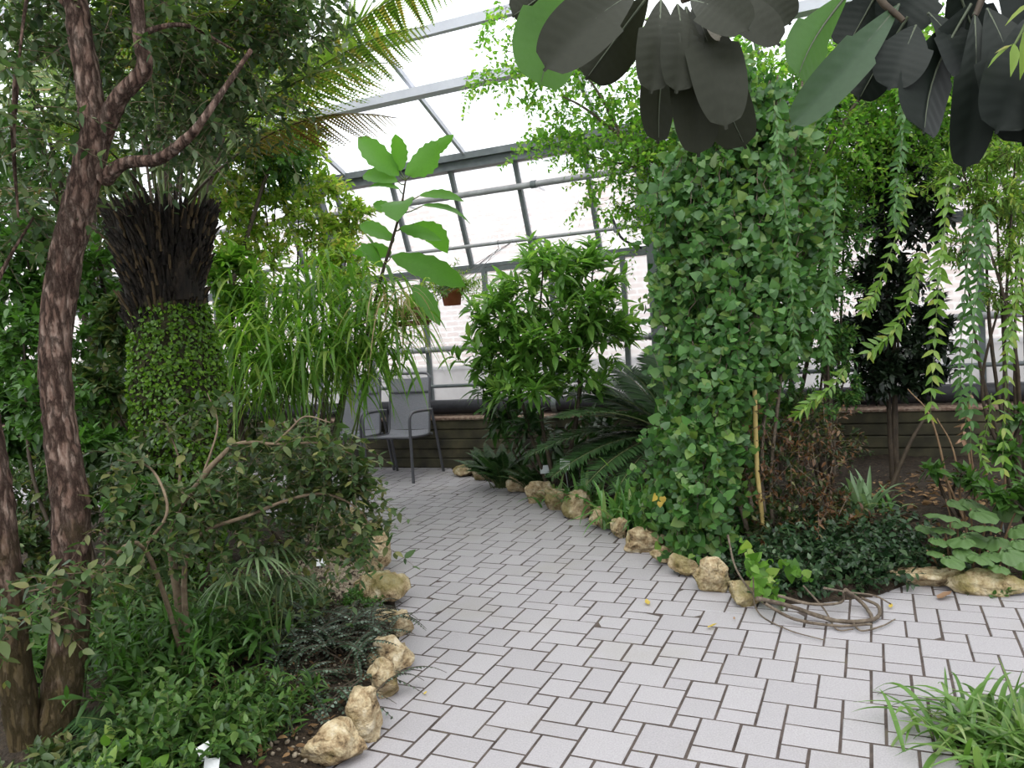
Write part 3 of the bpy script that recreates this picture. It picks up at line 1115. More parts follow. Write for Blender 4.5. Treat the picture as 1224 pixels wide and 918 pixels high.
right_rocks = [
    ((544, 556, 570, 572), 'low flat rock at the very start of the right edging, by the grey chair', 1.0),
    ((566, 556, 588, 578), 'small dull rock between the low flat one and the mossy cube-like rock', 1.),
    ((585, 561, 611, 585), 'mossy yellow-green blocky rock at the far end of the right edging', .9),
    ((602, 566, 634, 594), 'dark grey rounded rock with green lichen in the right edging', .9),
    ((627, 576, 661, 606), 'pale saddle-shaped rock just in front of the dark grey rounded one', .9),
    ((653, 582, 680, 615), 'upright brown-sided rock below the grey plant label', .8),
    ((674, 584, 711, 626), 'large light tan rock behind the fallen strap leaf', .9),
    ((706, 608, 733, 638), 'tan rock in front of the fallen strap leaf', .8),
    ((729, 620, 751, 648), 'grey slab-like rock leaning under a pinkish one', .7),
    ((732, 611, 758, 636), 'pinkish rounded rock set behind the grey slab-like rock', .9),
    ((747, 631, 794, 666), 'wide light rock with a sloping top beside the dark ivy', .8),
    ((780, 654, 810, 679), 'small yellowish rock between two bigger ones beside the dark ivy', .8),
    ((801, 664, 835, 696), 'squarish beige rock below the heart-leaved climber', .8),
    ((833, 668, 878, 717), 'largest rough yellow rock of the right edging, under the climber', .85),
    ((873, 695, 912, 731), 'rounded brown rock nearest the bare stems on the paving', .85),
    ((1072, 678, 1155, 708), 'mossy flat rock at the right border beside the dark ground cover', .5),
    ((1142, 684, 1226, 718), 'long pale flat rock below the large-leaved plant at the right border', .45)]
for k, (b, lab, dp) in enumerate(right_rocks):
    yw = -.45 if k < 15 else .05
    rock(*b, lab, 240 + 5 * k, ((.2, -.8, .3, .2),) if k in (10, 13) else (), dp, yw * .5, group='limestone rocks edging the right bed')


# ------------------------------------------------------------------ chairs
def copy_tree(o, parent=None):
    c = o.copy()
    COL.objects.link(c)
    c.parent = parent
    for ch in [q for q in bpy.data.objects if q.parent == o]:
        copy_tree(ch, c)
    return c


def make_chair():
    t = thing('garden_chair', 'grey metal garden chair with full back in view, nearest the low rocks', 'chair', (0, 0, 0), 'grey garden chairs along the low wall')
    hw = .275

    def part(name, mb, mat):
        o = mb.build(name, mat)
        o.parent = t
        return o
    # local: x right (seen from the front), y towards the back, z up
    for s in (-1, 1):
        m = MB()   # front leg that bends over into the arm
        P = smooth_path([(s * hw, -.30, 0), (s * hw, -.29, .30), (s * hw, -.285, .54), (s * hw, -.265, .62), (s * hw, -.20, .655), (s * hw, -.05, .655), (s * hw, .12, .645), (s * hw, .17, .64)], 5)
        tube(m, P, .0155, 10)
        part('arm', m, M['chair_metal'])
        m = MB()
        P = smooth_path([(s * (hw + .005), .17, .65), (s * (hw + .008), .21, .50), (s * (hw + .012), .32, 0)], 6)
        tube(m, P, .0155, 10)
        part('rear_leg', m, M['chair_metal'])
    # side rails + back hoop, one bent tube
    m = MB()
    w = .245
    side = [(-.27, .43), (-.15, .415), (.05, .405), (.13, .41), (.165, .45), (.185, .55), (.215, .72), (.245, .89), (.258, .945)]
    P = [(-w, y, z) for y, z in side] + [(-w + .02, .268, .975), (-w + .06, .275, .992), (0, .278, .996), (w - .06, .275, .992), (w - .02, .268, .975)] + [(w, y, z) for y, z in side[::-1]]
    tube(m, smooth_path(P, 4), .0125, 9)
    part('back_frame', m, M['chair_metal'])
    for a_, y_, z_ in ((hw, -.28, .425), (hw, .17, .405), (w, .232, .815)):
        m = MB()
        tube(m, [(-a_, y_, z_), (a_, y_, z_)], .012, 8)
        part('cross_bar', m, M['chair_metal'])
    # woven sling: seat and back
    sp = smooth_path([(0, y, z) for y, z in side[:5]], 5)
    m = MB()

    def sling(prof, sag):
        xs = np.linspace(-w, w, 13)
        V = []
        T = nrm(np.gradient(prof, axis=0))
        Nn = np.cross(T, [1, 0, 0])
        for p, n_ in zip(prof, Nn):
            for x in xs:
                V.append(p + np.array([x, 0, 0]) + n_ * sag * (1 - (x / w) ** 2))
        nn = len(xs)
        V = np.array(V)
        Fq = [(i * nn + j, i * nn + j + 1, (i + 1) * nn + j + 1, (i + 1) * nn + j) for i in range(len(prof) - 1) for j in range(nn - 1)]
        m.add(V, Fq)
        V2 = V - np.repeat(Nn, nn, 0) * .003
        m.add(V2, [f[::-1] for f in Fq])
    sling(sp, .018)
    part('seat', m, M['chair_mesh'])
    m = MB()
    sling(smooth_path([(0, y, z) for y, z in side[4:]] + [(0, .262, .955)], 4), .022)
    part('backrest', m, M['chair_mesh'])
    return t


ch = make_chair()
# rear legs stand about 12 cm in front of the wall
yaw = _a
ch.rotation_euler = (0, 0, yaw)
cc = (ground(497, 577) + ground(437, 577)) / 2
ch.location = cc + ED * .30
ch.scale = (1.06, 1.02, 1.13)
c2 = copy_tree(ch)
c2['label'] = 'grey metal garden chair behind the drooping branch, left of the fully visible one'
c2.location = np.array(ch.location) - ES * .66 + ED * .02
c2.rotation_euler = (0, 0, yaw + .05)


# ------------------------------------------------------------------ plant labels
def plant_label(px, py, bx, by, w_px, h_px, mat, label, tilt=.5, roll=0.):
    b = on_soil(bx, by)
    dist = b[1]
    p = at(px, py, dist)
    w, h = w_px * dist / F_PX, h_px * dist / F_PX
    t = thing('plant_label', label, 'plant label', b, 'plant name labels in the beds')
    m = MB()
    beam(m, b - Z * .05, p - Z * h * .2, .014, .006, np.array([1, 0, 0]))
    m.build('stake', M['tag_grey'], t, smooth=False)
    m = MB()
    fwd = nrm(np.array([-p[0], -p[1], 0]))
    rt = np.array([-fwd[1], fwd[0], 0])
    upv = nrm(Z * math.cos(tilt) - fwd * math.sin(tilt))
    rt = nrm(rt * math.cos(roll) + upv * math.sin(roll))
    upv = nrm(upv - rt * (upv @ rt))
    box(m, p + fwd * .006, (w, h, .004), np.array([rt, upv, np.cross(rt, upv)]), bev=.001)
    m.build('plate', M[mat], t, smooth=False)


plant_label(651, 561, 652, 582, 11, 10, 'tag_grey', 'grey plant label on a stake behind the saddle-shaped rock', .3)
plant_label(675, 555, 681, 588, 12, 13, 'tag_white', 'white plant label on a tall stake among strap leaves', .25, -.12)
plant_label(382, 672, 382, 682, 14, 9, 'tag_white', 'small white plant label on the gravel patch in the left bed', .7)
plant_label(245, 897, 250, 930, 16, 18, 'tag_white', 'white plant label in the left bed nearest the viewer, among low herbs', .5, .3)
plant_label(253, 912, 258, 935, 18, 14, 'tag_white', 'white label plate lying tilted just below the nearest label', .9, -.2)
plant_label(376, 757, 380, 772, 3, 20, 'tag_white', 'thin white stick label standing in the dark button fern', .1)
plant_label(1197, 617, 1200, 640, 13, 9, 'tag_white', 'white plant label under the large-leaved plant at the right edge', .3)

# ------------------------------------------------------------------ leaf templates
T_ov = leaf('ovate', .48)
T_flat = leaf('ovate', .52, .12, .08)
T_ov_w = leaf('ovate', .62, .18, .2)
T_small = leaf('small', .55)
T_smallround = leaf('small', .8, .15, .1)
T_lance = leaf('lance', .26, .3, .25)
T_lance_n = leaf('lance', .13, .3, .35)
T_heart = leaf('heart', .92, .12, .18)
T_round = leaf('round', .9, .12, .2)
T_big = leaf('ovate', .44, .2, .3, .05)
T_obov = leaf('obov', .40, .2, .25, .02)
T_dia = leaf('diamond', .5, .2, .1)
P_bi = pinna(15, .035, .11)
P_simple = pinna(12, .075, .16, lambda t: 1 - t * .75)


def px2m(px, dist):
    return px * dist / F_PX


def shrub(name, label, cat, base, crowns, tpl, size, nspr, nl, mat, stem_mat='dark_stem', stem_r=.014, droop=.25, ang=55, up='z', group=None,
          twig=.0028, upbias=.35, Lf=.6, phyl='spiral', taper=.35, stems=99, fill=.55, jit=.25, flat=.8):
    base = np.asarray(base, float)
    t = thing(name, label, cat, base, group)
    lm, tm = MB(), MB()
    sm = []
    for cr in crowns:
        px, py, dist, rx, ry = cr[:5]
        wgt = cr[5] if len(cr) > 5 else 1.
        C = at(px, py, dist)
        R = np.array([px2m(rx, dist), px2m(rx, dist) * flat, px2m(ry, dist)])
        n = max(3, int(nspr * wgt))
        u = nrm(rnd(n, 3))
        S = C + u * R * fill * rng.uniform(0, 1, (n, 1)) ** .5
        D = nrm(u * R + upbias * Z * R.mean() + .25 * R.mean() * rnd(n, 3))
        Rd = np.linalg.norm(u * R, axis=1)
        L = Lf * Rd * rng.uniform(.65, 1.15, n)
        sprigs(lm, tm, S, D, L, nl, tpl, size, ang, droop, phyl, up, jit, twig, taper=taper)
        if len(sm) < stems:
            mid = base * .45 + C * .55 + rnd(3) * .06
            mid[2] = base[2] * .5 + C[2] * .5
            m = MB()
            tube(m, smooth_path([base - Z * .04 + rnd(3) * [.03, .03, 0], mid, C + Z * R[2] * .3], 6), [stem_r, stem_r * .8, stem_r * .35], 7, rough=.08)
            sm.append(m)
    for m in sm:
        m.build('stem', M[stem_mat], t)
    tm.build('twigs', M[stem_mat], t)
    lm.build('foliage', M[mat], t)
    return t


# ------------------------------------------------------------------ left: bark tree
def bark_tree():
    b = base_at(58, 2.82)
    t = thing('bark_tree', 'tall reddish-brown tree with flaking bark leaning over the left bed', 'tree', b)
    D = 2.95

    def limb(name, pts, radii, mat, n=14):
        m = MB()
        P = smooth_path([at(*p) for p in pts], 9)
        tube(m, P, radii, n, rough=.045)
        m.build(name, M[mat], t)
    limb('trunk', [(52, 960, 2.8), (68, 860, 2.84), (84, 740, 2.88), (84, 610, 2.92), (73, 520, 2.95), (66, 430, 2.97), (75, 330, 3.0), (98, 230, 3.0), (117, 152, 3.02)], [.088, .074, .066, .068, .060, .056, .060, .058, .056], 'bark')
    limb('trunk', [(45, 965, 2.8), (30, 880, 2.78), (14, 770, 2.76), (2, 640, 2.76), (-10, 540, 2.78), (-35, 430, 2.8), (-90, 250, 2.9)], [.08, .06, .055, .052, .048, .045, .04], 'bark')
    limb('branch', [(115, 165, 3.02), (105, 95, 3.03), (93, 20, 3.05), (86, -70, 3.1), (80, -260, 3.2)], [.052, .047, .043, .040, .03], 'bark')
    limb('branch', [(119, 165, 3.02), (142, 118, 2.98), (172, 82, 2.95), (167, 40, 2.95), (163, -60, 2.98), (190, -240, 3.1)], [.044, .032, .029, .026, .023, .017], 'bark')
    limb('branch', [(124, 214, 3.0), (150, 195, 2.95), (190, 190, 2.88), (224, 165, 2.82), (246, 138, 2.8), (300, 60, 2.9)], [.032, .022, .021, .018, .013, .008], 'bark')
    for q in ([(163, -60, 2.98), (250, -60, 3.2), (330, 10, 3.4)], [(92, 20, 3.05), (40, -20, 3.0), (20, 90, 2.9)], [(167, 40, 2.95), (220, 30, 3.0), (280, 60, 3.2)],
              [(86, -70, 3.1), (150, -120, 3.4), (300, -90, 3.6)], [(-35, 430, 2.8), (0, 330, 2.9), (40, 260, 3.0)], [(20, 90, 2.9), (16, 170, 2.9), (22, 260, 2.9)]):
        limb('branch', q, [.012, .008, .004], 'bark', 7)
    lm, tm = MB(), MB()
    cl = [(20, 30, 3.3, 60, 60, 34), (10, 120, 2.8, 35, 60, 14), (80, 40, 3.8, 60, 60, 30), (150, 20, 3.7, 60, 50, 32), (215, 60, 3.3, 70, 60, 52), (275, 110, 3.5, 55, 50, 34), (320, 30, 3.6, 60, 40, 38), (230, 150, 3.4, 55, 40, 26),
          (140, 110, 3.9, 70, 60, 26), (40, 190, 3.5, 50, 60, 22), (355, 10, 3.4, 40, 35, 18), (30, 260, 3.1, 40, 60, 20), (200, -40, 3.2, 160, 60, 60), (330, -60, 3.5, 90, 60, 36), (20, -60, 3.2, 70, 60, 30)]
    for (px, py, dist, rx, ry, n) in cl:
        n = int(n * 1.65)
        C = at(px, py, dist)
        R = np.array([px2m(rx, dist), px2m(rx, dist) * 1.2, px2m(ry, dist)])
        u = nrm(rnd(n, 3))
        S = C + u * R * rng.uniform(0, 1, (n, 1)) ** .4
        Dv = nrm(rnd(n, 3) * [1, 1, .35] - .15 * Z)
        sprigs(lm, tm, S, Dv, rng.uniform(.16, .34, n), 13, T_flat, .047, 58, .45, 'opp', 'z', .25, .002)
    tm.build('twigs', M['twig'], t)
    lm.build('foliage', M['lf_tree'], t)


bark_tree()


# ------------------------------------------------------------------ left: tree fern
def tree_fern():
    D = 4.6
    b = base_at(218, D)
    t = thing('tree_fern', 'tree fern with thick mossy trunk and black shaggy crown', 'tree fern', b)
    prof = [(218, b, 0), ]
    pts = [at(218, 700, D), at(216, 620, D), at(214, 540, D), at(213, 460, D), at(205, 390, D), at(200, 340, D), at(196, 300, D)]
    pts[0][2] = b[2] - .05
    rad = [.25, .235, .245, .262, .215, .195, .215]
    m = MB()
    tube(m, smooth_path(pts, 6), rad, 28, rough=.04)
    m.build('trunk', M['fern_trunk'], t)
    # creeping leaf cover on the trunk
    lm = MB()
    path = smooth_path(pts, 12)
    zz = path[:, 2]
    n = 16000
    zs = rng.uniform(pts[0][2] + .1, pts[4][2] + .12, n)
    th = rng.uniform(0, 2 * math.pi, n)
    # sparse on the left upper flank, dense on the lit right
    view = np.arctan2(-path[0][1], -path[0][0])
    keep = rng.uniform(size=n) < np.clip(.95 - np.clip((zs - 1.55) / .5, 0, 1) * (0.5 - .5 * np.cos(th)) - .25 * (np.cos(th) < -.3), .05, 1)
    zs, th = zs[keep], th[keep]
    c = np.stack([np.interp(zs, zz, path[:, k]) for k in (0, 1)], 1)
    r = np.interp(zs, zz, np.interp(np.linspace(0, 1, len(path)), np.linspace(0, 1, len(rad)), rad)) * 1.03
    out = np.stack([np.cos(th), np.sin(th), 0 * th], 1)
    P = np.column_stack([c[:, 0] + r * out[:, 0], c[:, 1] + r * out[:, 1], zs])
    inst(lm, T_smallround, P, -.5 * Z + .7 * rnd(len(P), 3) + .45 * out, out + .35 * rnd(len(P), 3), rng.uniform(.016, .031, len(P)))
    lm.build('creeper', M['lf_moss'], t)
    # black petiole stubs
    m = MB()
    n = 1300
    th = rng.uniform(0, 2 * math.pi, n)
    k = rng.uniform(-.55, 1, n)
    c0 = at(199, 350, D)
    c1 = at(194, 262, D)
    C = c0 + (c1 - c0) * k[:, None]
    rr = .195 + .075 * np.maximum(k, -.1)
    out = np.stack([np.cos(th), np.sin(th), 0 * th], 1)
    S = C + out * rr[:, None]
    Dv = nrm(out * (.10 + .14 * np.maximum(k[:, None], 0)) + Z + .10 * rnd(n, 3))
    L = rng.uniform(.07, .15, n)
    q = np.linspace(0, 1, 4)[None, :, None]
    P = S[:, None] + Dv[:, None] * L[:, None, None] * q + out[:, None] * .03 * q ** 2
    tan_ = rng.uniform(size=n) < .13
    tubes(m, P[~tan_], np.array([.016, .014, .011, .005]), 5)
    tubes(m, P[tan_] + out[tan_][:, None] * .012, np.array([.010, .009, .008, .006]), 5, 1)
    m.build('petiole_stubs', [M['fern_black'], M['fern_tan']], t)
    m = MB()
    tube(m, [at(200, 360, D), at(197, 310, D), at(194, 262, D), at(194, 250, D)], [.2, .22, .26, .12], 24, rough=.1)
    m.build('crown', M['fern_black'], t)
    # fronds
    top = at(194, 252, D)
    # each: (tip px, tip py, tip dist, lift) -> arch through the tip
    tips = [(440, 150, 4.2, .75), (470, 42, 4.4, .6), (395, 20, 5.2, .5), (330, -60, 4.6, .4), (505, -30, 4.8, .5), (250, -160, 4.6, .2), (150, -170, 4.8, .2), (40, -60, 4.4, .4), (-40, 80, 4.2, .6),
            (-60, 270, 4.3, 1.0), (20, 60, 5.6, .5), (130, 20, 6.2, .4), (260, 40, 6.3, .4), (360, 110, 5.8, .6), (420, 90, 3.6, .6), (60, 150, 3.7, .7), (300, 0, 3.4, .4), (170, -120, 3.4, .3)]
    for k, (px, py, ds, lift) in enumerate(tips):
        tip = at(px, py, ds)
        v = tip - top
        L = np.linalg.norm(v) * 1.12
        dr = .30 + .25 * lift
        d = v / L + Z * dr          # so that S + d L - dr L Z = tip
        dn = np.linalg.norm(d)
        lm, rm = MB(), MB()
        S = top + nrm(v * [1, 1, 0] + 1e-6) * .2 + rnd(3) * [.04, .04, 0]
        frond(lm, rm, S, d, L * dn, dr / dn, 34, P_bi, .165, 74, .30, r=.009, sag=.3)
        f = lm.build('frond', M['lf_treefern_brown'] if k in (0, 9) else M['lf_treefern'], t)
        rm.build('rachis', M['green_stem'] if k % 3 else M['dark_stem'], f)
    # thin bare stalks of older fronds fanning up out of the crown
    for k in range(16):
        a = rng.uniform(0, 6.28)
        o_ = np.array([math.cos(a), math.sin(a), 0])
        p = top + o_ * rng.uniform(.05, .24)
        e_ = p + o_ * rng.uniform(.1, .5) + Z * rng.uniform(.5, .9)
        m = MB()
        tube(m, smooth_path([p - Z * .05, (p + e_) / 2 + Z * .04 - o_ * .03, e_], 5), [.010, .008, .005], 6)
        m.build('stalk', M['green_stem'] if k % 2 else M['dark_stem'], t)
    return t


tree_fern()

# ------------------------------------------------------------------ left: background shrubs
def bg(label, crowns, tpl, size, n, nl, mat, name='shrub', basepx=None, **kw):
    n, nl = int(n * 1.9), nl + 2
    d = np.mean([c[2] for c in crowns])
    px = basepx if basepx is not None else np.mean([c[0] for c in crowns])
    return shrub(name, label, kw.pop('cat', 'shrub'), base_at(px, d), crowns, tpl, size, n, nl, M and mat, **kw)


G = 'shrubs filling the left side'
bg('broad-leaved green shrub behind the reddish trunk at the left edge', [(20, 400, 5.2, 60, 80), (30, 300, 5.4, 60, 60), (20, 500, 5, 60, 60)], T_ov, .10, 46, 9, 'lf_mid', group=G)
bg('mid-green shrub between the reddish trunk and the tree fern', [(118, 420, 6.2, 45, 70), (125, 520, 6.0, 50, 60), (115, 330, 6.4, 50, 50)], T_ov, .11, 32, 8, 'lf_mid', group=G)
bg('dark low shrub under the left shrubs behind the forked trunk', [(40, 590, 4.6, 70, 50), (140, 600, 4.9, 60, 45), (20, 660, 4.2, 50, 45)], T_ov, .06, 40, 10, 'lf_olive', group=G)
bg('shady small-leaved bush low beside the tree fern trunk', [(150, 560, 4.2, 40, 40), (270, 590, 4.3, 50, 40), (180, 640, 4.1, 60, 40)], T_ov, .05, 40, 10, 'lf_tree', group=G)
bg('yellow-green bush behind the tree fern crown', [(330, 260, 7.6, 60, 45), (390, 290, 7.9, 45, 40), (300, 310, 7.4, 45, 45), (370, 220, 8., 50, 35), (275, 240, 7.4, 45, 40), (310, 190, 7.6, 45, 40), (410, 320, 7.6, 40, 40), (360, 170, 8, 40, 30), (420, 260, 8, 30, 30, .6)], T_ov, .075, 44, 10, 'lf_yellow', group=G)
bg('bright bush just right of the black fern crown', [(290, 380, 6.6, 35, 50), (275, 330, 6.5, 30, 40)], T_ov, .12, 26, 7, 'lf_bright', group=G)
bg('dark tall shrub at the back left corner', [(60, 260, 8.5, 80, 80), (130, 240, 8.2, 60, 60), (10, 200, 8.5, 60, 60), (150, 330, 8.8, 60, 50)], T_ov, .11, 46, 9, 'lf_olive', group=G)
bg('tall leafy shrub behind the arching fern fronds', [(230, 220, 8.5, 60, 50), (280, 180, 8.8, 60, 50), (210, 130, 8.2, 60, 50)], T_ov, .08, 40, 9, 'lf_olive', group=G)
bg('upright green shrub against the far left glazing', [(-10, 560, 8, 70, 60), (110, 570, 8.5, 50, 40), (60, 480, 9.0, 70, 50)], T_ov, .09, 34, 9, 'lf_mid', group=G)
bg('tangled shrub standing beneath the narrow-leaved clump', [(330, 570, 5.4, 50, 35), (290, 600, 5.0, 50, 35), (380, 600, 5.0, 45, 35)], T_ov, .05, 30, 10, 'lf_olive', group=G)


bg('leafy tree standing far back behind the tree fern fronds', [(90, 90, 6.6, 80, 70), (190, 60, 6.8, 80, 60), (280, 60, 7, 60, 60), (20, 60, 6.6, 70, 60), (60, 180, 6.6, 70, 60), (160, 160, 7, 60, 60), (250, 150, 7.2, 60, 60), (330, 190, 7.4, 45, 40), (-20, 250, 6.5, 60, 60)], T_ov, .075, 46, 11, 'lf_mid', name='leafy_tree', cat='tree', stem_r=.04)
bg('olive shrub right behind the mossy trunk of the tree fern', [(120, 470, 5.2, 40, 60), (300, 440, 7.2, 50, 50), (290, 500, 7, 50, 50), (140, 390, 5.4, 30, 50)], T_ov, .08, 30, 9, 'lf_olive', group=G)
bg('lush green plant in the dark hollow left of the tree fern', [(60, 480, 4.4, 60, 50), (110, 540, 4.2, 50, 40), (30, 420, 4.6, 40, 50), (170, 600, 4.0, 40, 30)], T_ov, .07, 26, 9, 'lf_mid', group=G)


# narrow-leaved drooping clump (bamboo-like)
def clump():
    b = base_at(365, 6.3)
    t = thing('bamboo_clump', 'clump of narrow drooping bamboo-like leaves left of the chairs', 'bamboo', b)
    lm, sm, ym = MB(), MB(), MB()
    tops = [(300, 400, 6.0), (325, 360, 6.3), (345, 400, 5.9), (370, 345, 6.2), (390, 385, 6.0), (415, 350, 6.3), (435, 390, 6.0), (445, 350, 6.2), (455, 395, 6.0), (310, 345, 6.6), (400, 410, 5.8), (355, 430, 5.8), (440, 420, 6), (325, 450, 6.0), (420, 430, 6.2), (385, 330, 6.6), (340, 440, 6.0), (290, 440, 6.2)]
    for px, py, ds in tops:
        C = at(px, py, ds)
        m = MB()
        tube(m, smooth_path([b + rnd(3) * [.12, .12, 0], b * .5 + C * .5 + rnd(3) * .05, C], 5), [.012, .009, .005], 6)
        m.build('cane', M['green_stem'], t)
        n = 96
        S = C + rnd(n, 3) * [.17, .15, .13]
        Dv = nrm(rnd(n, 3) * [1, 1, .8] + .15 * Z)
        ribbons(lm, S, Dv, rng.uniform(.16, .38, n), rng.uniform(.016, .034, n), rng.uniform(.15, 1.3, n), 7, .3)
    S = at(465, 355, 5.9) + rnd(30, 3) * [.12, .1, .06]
    ribbons(ym, S, nrm(rnd(30, 3) * [1, 1, .2] + .2 * Z), rng.uniform(.2, .4, 30), .014, rng.uniform(1, 1.8, 30), 6, .3)
    lm.build('foliage', M['lf_bright'], t)
    o = ym.build('dry_leaves', M['lf_drygrass'], t)
    o['label'] = 'dry tan leaves'


clump()


# tall single-stemmed plant with large toothed leaves
def tall_plant():
    D = 6.4
    b = base_at(372, 6.4)
    t = thing('large_leaved_plant', 'tall single-stemmed plant with large toothed leaves rising against the glass roof', 'plant', b)
    st = [b, at(405, 490, 6.4), at(438, 400, D), at(456, 330, D), at(468, 290, D), at(479, 250, D), at(485, 215, D)]
    m = MB()
    tube(m, smooth_path(st, 6), [.022, .018, .016, .013, .010, .007], 8)
    m.build('stem', M['dark_stem'], t)
    c4 = lambda x, y: (360 + x / 2.782, 100 + y / 2.782)
    LV = [((325, 305), (190, 178), .42, .1), ((330, 290), (313, 168), .5, -.15), ((345, 300), (455, 195), .62, -.2), ((430, 240), (508, 170), .4, .1), ((320, 325), (205, 308), .38, .2), ((325, 350), (225, 345), .25, .1),
          ((395, 372), (540, 392), .26, .2), ((405, 405), (562, 468), .22, .25), ((340, 390), (320, 460), .8, -.3), ((375, 465), (487, 565), .55, .3), ((330, 480), (468, 522), .30, -.1), ((300, 575), (545, 672), .34, .25),
          ((375, 670), (462, 805), .36, -.2), ((370, 700), (420, 800), .5, .3), ((300, 560), (170, 565), .35, .2), ((275, 610), (200, 530), .35, .1), ((330, 430), (240, 400), .3, 0.2), ((310, 520), (195, 470), .35, .2)]
    for (x0, y0), (x1, y1), wr, dd in LV:
        p0 = at(*c4(x0, y0), D)
        p1 = at(*c4(x1, y1), D + dd)
        L = np.linalg.norm(p1 - p0)
        ns = 12
        tt = np.linspace(0, 1, ns)
        V = []
        d = (p1 - p0) / L
        side = nrm(np.cross(d, _fw + .3 * rnd(3)))
        nn = np.cross(side, d)
        if nn[2] < 0:
            nn = -nn
        for k, q in enumerate(tt):
            w = L * wr * .5 * (math.sin(math.pi * min(1, q * .93 + .05)) ** .75) * (1 if k % 2 else .86)
            if k in (0,):
                w = .008
            if k == ns - 1:
                w = .003
            c = p0 + d * L * q + nn * L * .12 * math.sin(q * 3.1)
            V += [c - side * w + nn * w * .25, c - side * w * .5 + nn * w * .08, c, c + side * w * .5 + nn * w * .08, c + side * w + nn * w * .25]
        Fq = [(i * 5 + j, i * 5 + j + 1, (i + 1) * 5 + j + 1, (i + 1) * 5 + j) for i in range(ns - 1) for j in range(4)]
        m = MB()
        m.add(V, Fq)
        lf = m.build('leaf', M['lf_bigleaf'], t)
        m = MB()
        # petiole to the stem
        sp = smooth_path(st, 6)
        q = sp[np.argmin(np.abs(sp[:, 2] - (p0[2] - .04)))]
        tube(m, [q, (q + p0) / 2 - Z * .01, p0], [.006, .005, .004], 5)
        m.build('petiole', M['green_stem'], lf)


tall_plant()


# hanging pots
def hanging_pot():
    D = 7.3
    c = at(540, 355, D)
    t = thing('hanging_pot', 'terracotta hanging pot with feathery plant in front of the window', 'hanging pot', c - Z * .08)
    m = MB()
    prof = [(.075, -.08), (.08, -.078), (.098, .035), (.108, .037), (.112, .07), (.104, .07), (.098, .04), (.0, .045)]
    n = 28
    V = [c + np.array([r * math.cos(a), r * math.sin(a), z]) for r, z in prof for a in np.arange(n) / n * 2 * math.pi]
    Fq = [(i * n + j, i * n + (j + 1) % n, (i + 1) * n + (j + 1) % n, (i + 1) * n + j) for i in range(len(prof) - 1) for j in range(n)]
    m.add(V, Fq)
    m.add(V[:n], [list(range(n))[::-1]])
    m.build('pot', M['terracotta'], t)
    m = MB()
    pz = sdz(c @ ES + .0, 7.62, 2.475)
    for a in (.3, 2.4, 4.5):
        tube(m, [c + np.array([.108 * math.cos(a), .108 * math.sin(a), .06]), pz - Z * .06], .0025, 5)
    tube(m, smooth_path([pz - Z * .06, pz - Z * .0 - ED * .024, pz + Z * .024, pz + ED * .024]), .003, 5)
    m.build('hanger', M['wire'], t)
    lm, rm = MB(), MB()
    n = 80
    S = c + Z * .05 + rnd(n, 3) * [.03, .03, .01]
    Dv = nrm(rnd(n, 3) * [1, 1, .4] + .8 * Z)
    sprigs(lm, rm, S, Dv, rng.uniform(.25, .5, n), 26, T_lance, .05, 60, .4, 'spiral', 'z', .3, .0015)
    rm.build('stems', M['green_stem'], t)
    lm.build('foliage', M['lf_chain'], t)
    # slatted basket
    c = at(494, 378, 6.3)
    t = thing('hanging_basket', 'square slatted wooden basket hanging behind the large toothed leaves', 'basket', c - Z * .06)
    m = MB()
    for k in range(4):
        z = -.05 + k * .035
        for s in (-1, 1):
            if k % 2:
                beam(m, c + ES * s * .09 - ED * .11 + Z * z, c + ES * s * .09 + ED * .11 + Z * z, .02, .025)
            else:
                beam(m, c + ED * s * .09 - ES * .11 + Z * z, c + ED * s * .09 + ES * .11 + Z * z, .02, .025)
    for k in range(5):
        beam(m, c + ES * (-.08 + .04 * k) - ED * .1 - Z * .07, c + ES * (-.08 + .04 * k) + ED * .1 - Z * .07, .02, .015)
    m.build('slats', M['wood_slat'], t, smooth=False)
    m = MB()
    pz = sdz(c @ ES, 7.62, 2.475)
    for a, b_ in ((-1, -1), (-1, 1), (1, -1), (1, 1)):
        tube(m, [c + ES * a * .09 + ED * b_ * .09 + Z * .05, pz], .002, 4)
    m.build('hanger', M['wire'], t)
    lm = MB()
    S = c + Z * .05 + rnd(40, 3) * [.05, .05, .01]
    ribbons(lm, S, nrm(rnd(40, 3) * [1, 1, .3] + .5 * Z), rng.uniform(.2, .4, 40), .018, rng.uniform(.8, 1.6, 40))
    lm.build('foliage', M['lf_yellow'], t)


hanging_pot()


